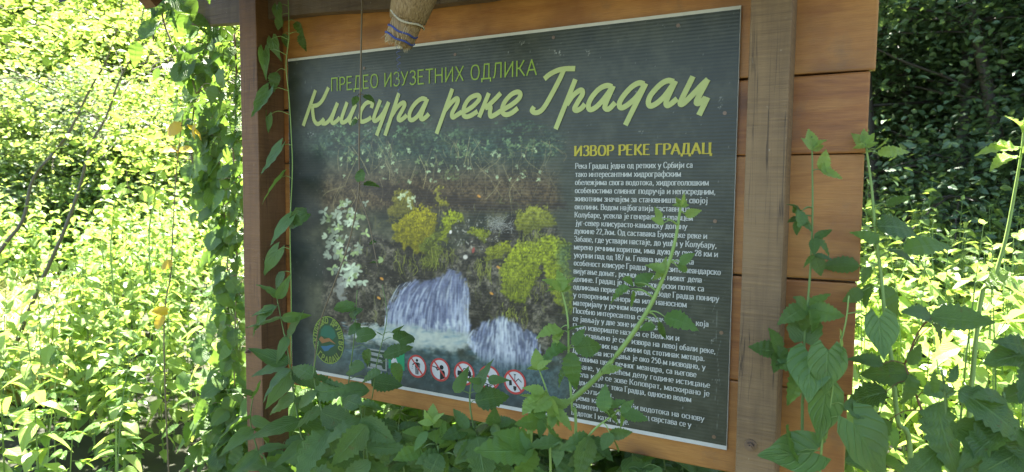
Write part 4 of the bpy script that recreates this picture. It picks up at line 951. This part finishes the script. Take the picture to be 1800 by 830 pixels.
# nettles at the left post
def nettle_at(label, Y, path, spec, kind='lance'):
    L = []
    for px, py, a1, l1, a2, l2 in spec: L += [(px, py, a1, l1, kind), (px, py, a2, l2, kind)]
    return strand('nettle', label, 'plant', Y, path, L, .0040, .0014, ST_GREEN, True)
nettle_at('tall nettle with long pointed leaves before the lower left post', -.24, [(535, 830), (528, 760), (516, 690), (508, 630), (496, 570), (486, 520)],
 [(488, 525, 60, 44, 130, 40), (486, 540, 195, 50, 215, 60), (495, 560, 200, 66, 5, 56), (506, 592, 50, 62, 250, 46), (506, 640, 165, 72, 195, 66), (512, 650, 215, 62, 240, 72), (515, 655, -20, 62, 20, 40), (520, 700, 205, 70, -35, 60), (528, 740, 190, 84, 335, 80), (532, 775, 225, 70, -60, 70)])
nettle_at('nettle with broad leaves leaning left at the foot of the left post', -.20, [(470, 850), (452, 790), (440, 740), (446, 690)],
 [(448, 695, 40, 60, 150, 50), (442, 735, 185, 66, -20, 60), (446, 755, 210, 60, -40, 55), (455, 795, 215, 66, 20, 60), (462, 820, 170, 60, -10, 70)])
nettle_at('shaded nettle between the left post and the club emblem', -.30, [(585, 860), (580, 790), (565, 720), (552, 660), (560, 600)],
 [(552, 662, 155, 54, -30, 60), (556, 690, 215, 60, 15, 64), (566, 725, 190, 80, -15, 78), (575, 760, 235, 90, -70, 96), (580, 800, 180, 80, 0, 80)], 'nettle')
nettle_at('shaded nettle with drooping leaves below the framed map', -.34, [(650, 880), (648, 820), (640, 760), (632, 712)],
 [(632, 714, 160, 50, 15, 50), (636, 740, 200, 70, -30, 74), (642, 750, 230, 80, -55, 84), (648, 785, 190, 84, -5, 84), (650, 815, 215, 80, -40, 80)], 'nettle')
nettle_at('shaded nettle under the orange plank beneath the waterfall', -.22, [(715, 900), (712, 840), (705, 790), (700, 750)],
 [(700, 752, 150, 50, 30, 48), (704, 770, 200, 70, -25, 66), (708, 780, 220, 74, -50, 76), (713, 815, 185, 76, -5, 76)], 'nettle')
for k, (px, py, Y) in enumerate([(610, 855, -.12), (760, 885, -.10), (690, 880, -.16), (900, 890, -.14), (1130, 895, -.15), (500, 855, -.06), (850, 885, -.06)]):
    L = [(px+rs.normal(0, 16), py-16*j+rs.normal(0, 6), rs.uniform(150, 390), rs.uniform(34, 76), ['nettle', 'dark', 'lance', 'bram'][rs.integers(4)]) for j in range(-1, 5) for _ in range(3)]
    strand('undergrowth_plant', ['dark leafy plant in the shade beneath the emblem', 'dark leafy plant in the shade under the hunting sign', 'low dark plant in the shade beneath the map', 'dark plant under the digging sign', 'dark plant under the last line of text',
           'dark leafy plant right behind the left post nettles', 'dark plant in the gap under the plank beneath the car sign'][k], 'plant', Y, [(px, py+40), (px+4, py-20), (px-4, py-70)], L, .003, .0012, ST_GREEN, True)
# thin brown trailing stalks across the panel
strand('vine', 'thin brown dry stalk hanging over the title and forking at the pale leaves', 'vine', -.12,
 [(637, -20), (634, 120), (631, 250), (630, 340), (612, 430), (585, 505), (562, 570), (552, 640), (545, 720), (540, 800)],
 [(640, 325, 5, 32, 'dark'), (634, 318, 100, 28, 'round'), (628, 170, 250, 24, 'dark'), (640, 168, -20, 26, 'dark'), (628, 212, 200, 22, 'dark')], .0024, .0018, ST_BROWN)
strand('vine', 'short brown stalk forking off over the moss picture', 'vine', -.12, [(630, 340), (648, 390), (660, 450), (664, 470)],
 [(650, 428, 20, 20, 'dark'), (650, 462, 10, 22, 'dark')], .0018, .0012, ST_BROWN)
strand('vine', 'leafy green stalk climbing over the lower left of the picture', 'vine', -.18, [(600, 830), (606, 760), (612, 680), (622, 600), (626, 540), (628, 510)],
 [(622, 540, 190, 40, 'round'), (628, 592, 20, 44, 'round'), (634, 575, 200, 30, 'round'), (614, 650, 20, 46, 'round'), (606, 690, 10, 52, 'round'), (650, 615, 250, 40, 'dark'), (655, 670, -10, 70, 'dark'), (620, 560, 60, 34, 'round')], .0022, .0012, ST_GREEN, True)
strand('vine', 'slender stalk with dark leaves crossing the framed map', 'vine', -.20, [(640, 760), (654, 700), (662, 640), (680, 560), (672, 500)],
 [(676, 625, 20, 62, 'dark'), (690, 640, -60, 50, 'dark'), (700, 600, 40, 44, 'round'), (668, 655, 200, 48, 'dark'), (690, 585, 30, 26, 'lance'), (672, 590, 150, 20, 'lance')], .0018, .0010, ST_GREEN, True)
# twining vine with arrow-shaped leaves up the left post
strand('vine', 'twining vine with pale arrow-shaped leaves climbing the inner side of the left post', 'vine', -.07,
 [(512, 640), (512, 520), (510, 400), (514, 300), (512, 235), (508, 170), (503, 115), (508, 60), (506, -15)],
 [(487, 10, 280, 36, 'arrow'), (492, 30, 250, 30, 'dark'), (500, 60, 275, 26, 'dark'), (478, 68, 290, 40, 'arrow'), (464, 90, 280, 46, 'arrow'), (484, 128, 265, 30, 'dark'), (472, 160, 250, 54, 'arrow'), (468, 206, 248, 50, 'arrow'),
  (494, 258, 238, 58, 'arrow'), (494, 312, 240, 60, 'arrow'), (508, 385, 236, 62, 'arrow'), (488, 440, 238, 58, 'arrow'), (498, 478, 245, 34, 'dark'), (540, 375, 215, 44, 'round'), (530, 60, 270, 40, 'dark'), (520, 40, 300, 30, 'dark')], .0020, .0014, ST_CANE)
# leafy canes at the right end
strand('bramble', 'slim green cane rising in front of the planks right of the sawn post', 'plant', -.16,
 [(1410, 800), (1411, 700), (1414, 600), (1424, 480), (1428, 380), (1428, 300), (1427, 240)],
 tuft(1427, 262, 34) + tri(1445, 300, 20, 44, 'young') + tri(1408, 372, 190, 46, 'dark') + tri(1405, 385, 250, 40, 'dark') + tri(1432, 420, -40, 52, 'dark') + tri(1432, 450, -70, 40, 'dark') +
 tri(1418, 540, 200, 64, 'dark') + tri(1424, 545, -10, 56, 'bram') + tri(1372, 618, 178, 66, 'dark') + tri(1384, 625, 210, 44, 'dark') + [(1412, 600, 80, 62, 'round')] + tri(1416, 640, 240, 66, 'bram'), .0034, .0014, ST_GREEN, True)
strand('bindweed', 'bindweed with large heart-shaped leaves low on the right end of the planks', 'vine', -.20,
 [(1440, 850), (1452, 770), (1462, 700), (1468, 640), (1486, 570), (1492, 520)],
 [(1478, 598, 285, 66, 'heart'), (1455, 618, 265, 66, 'heart'), (1452, 690, 262, 78, 'heart'), (1425, 625, 255, 76, 'heart'), (1500, 745, 300, 100, 'heart'), (1430, 795, 190, 84, 'heart'), (1545, 560, 270, 60, 'heart'), (1484, 712, 330, 56, 'dark'), (1392, 800, 120, 70, 'round')], .0026, .0014, ST_CANE, True)
strand('bramble', 'stout green cane beside the right end of the planks', 'plant', -.02,
 [(1600, 850), (1578, 740), (1568, 640), (1556, 560), (1548, 480), (1538, 400), (1532, 330), (1522, 255)],
 tuft(1521, 258, 34) + [(1545, 270, 15, 40, 'young'), (1540, 262, 60, 26, 'young')] + [(1508, 468, 178, 74, 'dark'), (1530, 470, 240, 40, 'dark'), (1545, 398, 5, 66, 'dark'), (1562, 440, -25, 64, 'dark'), (1545, 425, 150, 40, 'bram'), (1592, 440, 25, 62, 'bram'), (1530, 500, 250, 52, 'dark'), (1550, 505, -60, 48, 'bram'), (1515, 512, 210, 40, 'dark'), (1560, 360, 20, 44, 'dark')], .0058, .0022, ST_CANE, True)
strand('bramble', 'bramble with broad dark leaves low beside the plank end', 'plant', -.10,
 [(1680, 860), (1640, 770), (1612, 700), (1590, 640)],
 [(1595, 655, 190, 72, 'dark'), (1600, 640, 70, 40, 'dark'), (1600, 660, 260, 50, 'bram'), (1636, 556, 165, 60, 'dark'), (1640, 556, -8, 90, 'dark'), (1640, 570, 300, 44, 'dark'), (1556, 690, 190, 66, 'dark'), (1550, 640, 165, 58, 'dark'), (1560, 740, 230, 60, 'dark'), (1625, 690, 10, 56, 'bram')], .004, .0016, ST_RED, True)
strand('nettle', 'large coarse-toothed nettle in the shade at the bottom right', 'plant', -.32,
 [(1672, 880), (1668, 800), (1664, 730), (1660, 680), (1655, 650)],
 [(1650, 712, 250, 110, 'nettle'), (1690, 690, -30, 110, 'nettle'), (1640, 690, 110, 40, 'nettle'), (1672, 672, 70, 36, 'nettle'), (1680, 750, 330, 120, 'nettle'), (1652, 790, 215, 90, 'nettle'), (1690, 800, -50, 90, 'nettle')], .0040, .0018, ST_GREEN, True)
strand('nettle', 'shaded nettle at the far right bottom corner with leaves pointing right', 'plant', -.30,
 [(1790, 880), (1780, 810), (1768, 740), (1765, 690)],
 [(1765, 700, 20, 70, 'nettle'), (1765, 700, 160, 70, 'nettle'), (1772, 750, -20, 90, 'nettle'), (1772, 750, 205, 90, 'nettle'), (1782, 800, 0, 80, 'nettle'), (1782, 800, 180, 80, 'nettle')], .0038, .0016, ST_GREEN, True)
strand('nettle', 'shaded nettle whose leaves reach in from the right edge of the view', 'plant', -.28,
 [(1840, 860), (1825, 720), (1815, 640), (1812, 600)], [(1800, 625, 180, 70, 'round'), (1808, 615, 150, 60, 'nettle'), (1815, 640, 230, 80, 'nettle'), (1815, 600, 60, 60, 'nettle')], .0038, .0016, ST_GREEN, True)
strand('tall_shoot', 'tall yellow-green shoot catching the sun at the right edge', 'plant', .30,
 [(1715, 600), (1745, 500), (1768, 420), (1785, 330), (1795, 270), (1800, 225)],
 [(1798, 228, 85, 34, 'young'), (1796, 232, 120, 34, 'young'), (1785, 262, 175, 46, 'young'), (1780, 275, 195, 52, 'young'), (1800, 268, 20, 60, 'young'), (1804, 300, -10, 60, 'young'), (1770, 262, 155, 30, 'young')] + [(1772, 480, 200, 40, 'young'), (1790, 420, 15, 46, 'young'), (1765, 500, -20, 40, 'young')], .006, .002, ST_CANE, True)

# hanging leafy curtain left of the board
def curtain(label, Y, path, n, s0, s1, lpx, kinds, seed):
    r = np.random.default_rng(seed); Q = catmull(path, 10); L = []
    for _ in range(n):
        t = r.random(); i = t*(len(Q)-1); x = np.interp(i, range(len(Q)), Q[:, 0]); y = np.interp(i, range(len(Q)), Q[:, 1]); s = s0+(s1-s0)*t
        L.append((x+r.normal(0, s), y+r.normal(0, 12), r.uniform(200, 340), lpx*r.uniform(.5, 1.15), kinds[r.integers(len(kinds))]))
    return strand('climbing_vine', label, 'vine', Y, path, L, .004, .002, ST_BROWN, lie=.0)
curtain('leafy climbing vine hanging from the roof just left of the left post', .10, [(385, -25), (372, 60), (368, 150), (378, 240), (390, 330), (398, 430), (402, 520)], 210, 24, 19, 40, ['dark', 'round', 'round', 'lance'], 1)
curtain('leafy vine spray hanging under the rafter end', -.10, [(300, -25), (285, 20), (300, 70), (330, 120), (345, 165)], 34, 26, 20, 40, ['round', 'dark'], 2)
curtain('leafy vine tail hanging in front of the yellowed shoot', .18, [(350, 130), (340, 200), (335, 260), (345, 320)], 40, 20, 14, 30, ['round', 'dark'], 3)
curtain('dense dark vine column hugging the outer edge of the left post', .03, [(412, 60), (416, 150), (410, 250), (414, 350), (416, 450), (414, 560), (412, 680)], 120, 13, 15, 36, ['dark', 'round', 'dark', 'bram'], 7)
curtain('lower part of a climbing vine massed against the left post', .14, [(400, 500), (404, 580), (400, 660), (396, 740), (390, 830)], 130, 18, 30, 40, ['dark', 'nettle', 'round'], 4)
strand('dying_shoot', 'thin shoot with yellowed leaves left of the hanging vine', 'plant', .0, [(288, 600), (300, 480), (305, 380), (312, 280), (322, 200)],
 [(318, 222, 200, 26, 'yellow'), (330, 222, -20, 28, 'yellow'), (345, 220, 250, 24, 'yellow'), (308, 265, 180, 24, 'yellow'), (316, 266, 10, 24, 'yellow'), (302, 462, 200, 20, 'yellow'), (294, 548, 170, 24, 'yellow'), (286, 556, 250, 20, 'yellow')], .003, .0015, ST_BROWN, True)
for k, (path, lab) in enumerate([([(196, 470), (198, 400), (204, 330), (200, 290)], 'slender sunlit shoot with a tuft of leaves, left of its taller neighbour'), ([(262, 440), (272, 350), (276, 280), (270, 252)], 'slender sunlit shoot with pale top leaves in the left clearing')]):
    x, y = path[-1]; strand('tall_shoot', lab, 'plant', .9, path, tuft(x, y+6, 26) + tri(x-6, y+40, 170, 24, 'young') + tri(x+8, y+48, 10, 26, 'young') + tri(x, y+90, 190, 30, 'young') + tri(x+4, y+95, -10, 30, 'young'), .006, .002, ST_CANE, True)
# thicket behind the board's lower edge, in the leaf colour darkened for shade
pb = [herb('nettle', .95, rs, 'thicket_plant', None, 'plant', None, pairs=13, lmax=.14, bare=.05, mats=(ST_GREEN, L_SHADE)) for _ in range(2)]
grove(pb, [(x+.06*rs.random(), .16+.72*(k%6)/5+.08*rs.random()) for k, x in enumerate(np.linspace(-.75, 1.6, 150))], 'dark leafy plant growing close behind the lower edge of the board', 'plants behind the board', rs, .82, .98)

# ------------------------------------------------------------------ straw roll hanging from the beam
def straw_roll():
    m, t, b = new_mat('straw')
    st = noise(t, coords(t, (190, 190, 3)), 1.4, 3)
    c = ramp(t, st, [(.3, (.13, .08, .035)), (.5, (.27, .18, .085)), (.7, (.36, .26, .14))])
    t.links.new(c, b.inputs['Base Color']); b.inputs['Roughness'].default_value = .7; bump(t, b, st, .8, .004)
    Y = -.30; top, mid, bot = at(742, -60, Y), at(716, 36, Y), at(700, 75, Y); dist = np.linalg.norm(mid-CAM); px = dist/FPX
    root = empty('straw_broom', bot); tag(root, 'small straw broom bound with blue thread hanging head down before the top plank', 'broom')
    def tube_ring(P, rads, name, k=40, rag=0, seed=0):
        r = np.random.default_rng(seed); ax = unit(P[-1]-P[0]); a = unit(np.cross(ax, CF)); b2 = np.cross(ax, a); V, F = [], []
        for i, (p, q) in enumerate(zip(P, rads)):
            for j in range(k):
                th = 2*math.pi*j/k; jj = rag*r.normal() if i == len(P)-1 else 0
                rr = q*(1+.02*math.sin(j*7.3)+.015*r.normal()); V.append(p + ax*jj + (a*math.cos(th)+b2*math.sin(th))*rr)
        for i in range(len(P)-1):
            for j in range(k): F.append((i*k+j, i*k+(j+1) % k, (i+1)*k+(j+1) % k, (i+1)*k+j))
        F.append(tuple((len(P)-1)*k+j for j in range(k)))
        mb = MB(); mb.add(V, F); return mb.build(name, m, root, True)
    L = lambda a, c, t: a+(c-a)*t
    tube_ring([top, L(top, mid, .5), mid], [38*px, 37*px, 30*px], 'sleeve', rag=.003, seed=1)
    tube_ring([L(mid, bot, -.25), L(mid, bot, .5), bot], [25*px, 24.5*px, 23.5*px], 'head', rag=.004, seed=2)
    BL = flat('blue_thread', (.05, .07, .24), .6); ax = unit(bot-mid); a = unit(np.cross(ax, CF)); b2 = np.cross(ax, a)
    for t_ in (.48, .80):
        c0 = L(mid, bot, t_); mb = MB(); P = [c0 + (a*math.cos(q)+b2*math.sin(q))*25*px + ax*.0015*math.sin(q*5) for q in np.linspace(0, 6.28, 40)]
        mb.tube(P, .0026, .0026, 5); mb.build('thread_band', BL, root, True)
    mb = MB(); r = np.random.default_rng(8)
    for _ in range(90):
        q = r.random()*6.28; rr = 23*px*math.sqrt(r.random()); p = bot + (a*math.cos(q)+b2*math.sin(q))*rr
        mb.tube([p, p+ax*r.uniform(.004, .014)+r.normal(0, .002, 3)], .0009, .0005, 3)
    for _ in range(16):
        q = r.random()*6.28; u_ = r.uniform(0, 1); p = L(mid, bot, u_*1.0) + (a*math.cos(q)+b2*math.sin(q))*(24.5*px); o_ = (a*math.cos(q)+b2*math.sin(q))
        mb.tube([p, p+ax*.012+o_*.001, p+ax*.022+o_*r.uniform(.001, .006)], .0007, .0004, 3)
    mb.build('bristles', flat('pale_straw', (.42, .34, .20), .6), root)
    mb = MB(); p = [bot + np.array([.0, 0, -.004])]
    for i in range(40): p.append(bot + CR*(.006*math.sin(i*1.5)*(1-i/60)+.002*i/40) - np.array([0, 0, .0035*i]) + CF*.005*math.cos(i*1.5))
    mb.tube(catmull(p, 2), .0007, .0005, 3); mb.build('loose_thread', flat('pale_blue_thread', (.10, .12, .28), .6), root)
    mb = MB()
    for s_, off in ((1.0, 31*px), (.985, 31*px)):
        P = [L(top, mid, s_) + (a*math.cos(q)+b2*math.sin(q))*off - ax*.004*math.sin(q*3) for q in np.linspace(0, 6.28, 40)]; mb.tube(P, .0012, .0012, 4)
    mb.build('cord', flat('pale_cord', (.50, .45, .33), .6), root)
    mb = MB(); mb.tube([top+np.array([0, 0, -.02]), np.array([top[0]+.005, top[1]+.02, 2.5])], .003, .003, 5); mb.build('hanging_string', flat('string', (.3, .27, .2), .7), root)
straw_roll()
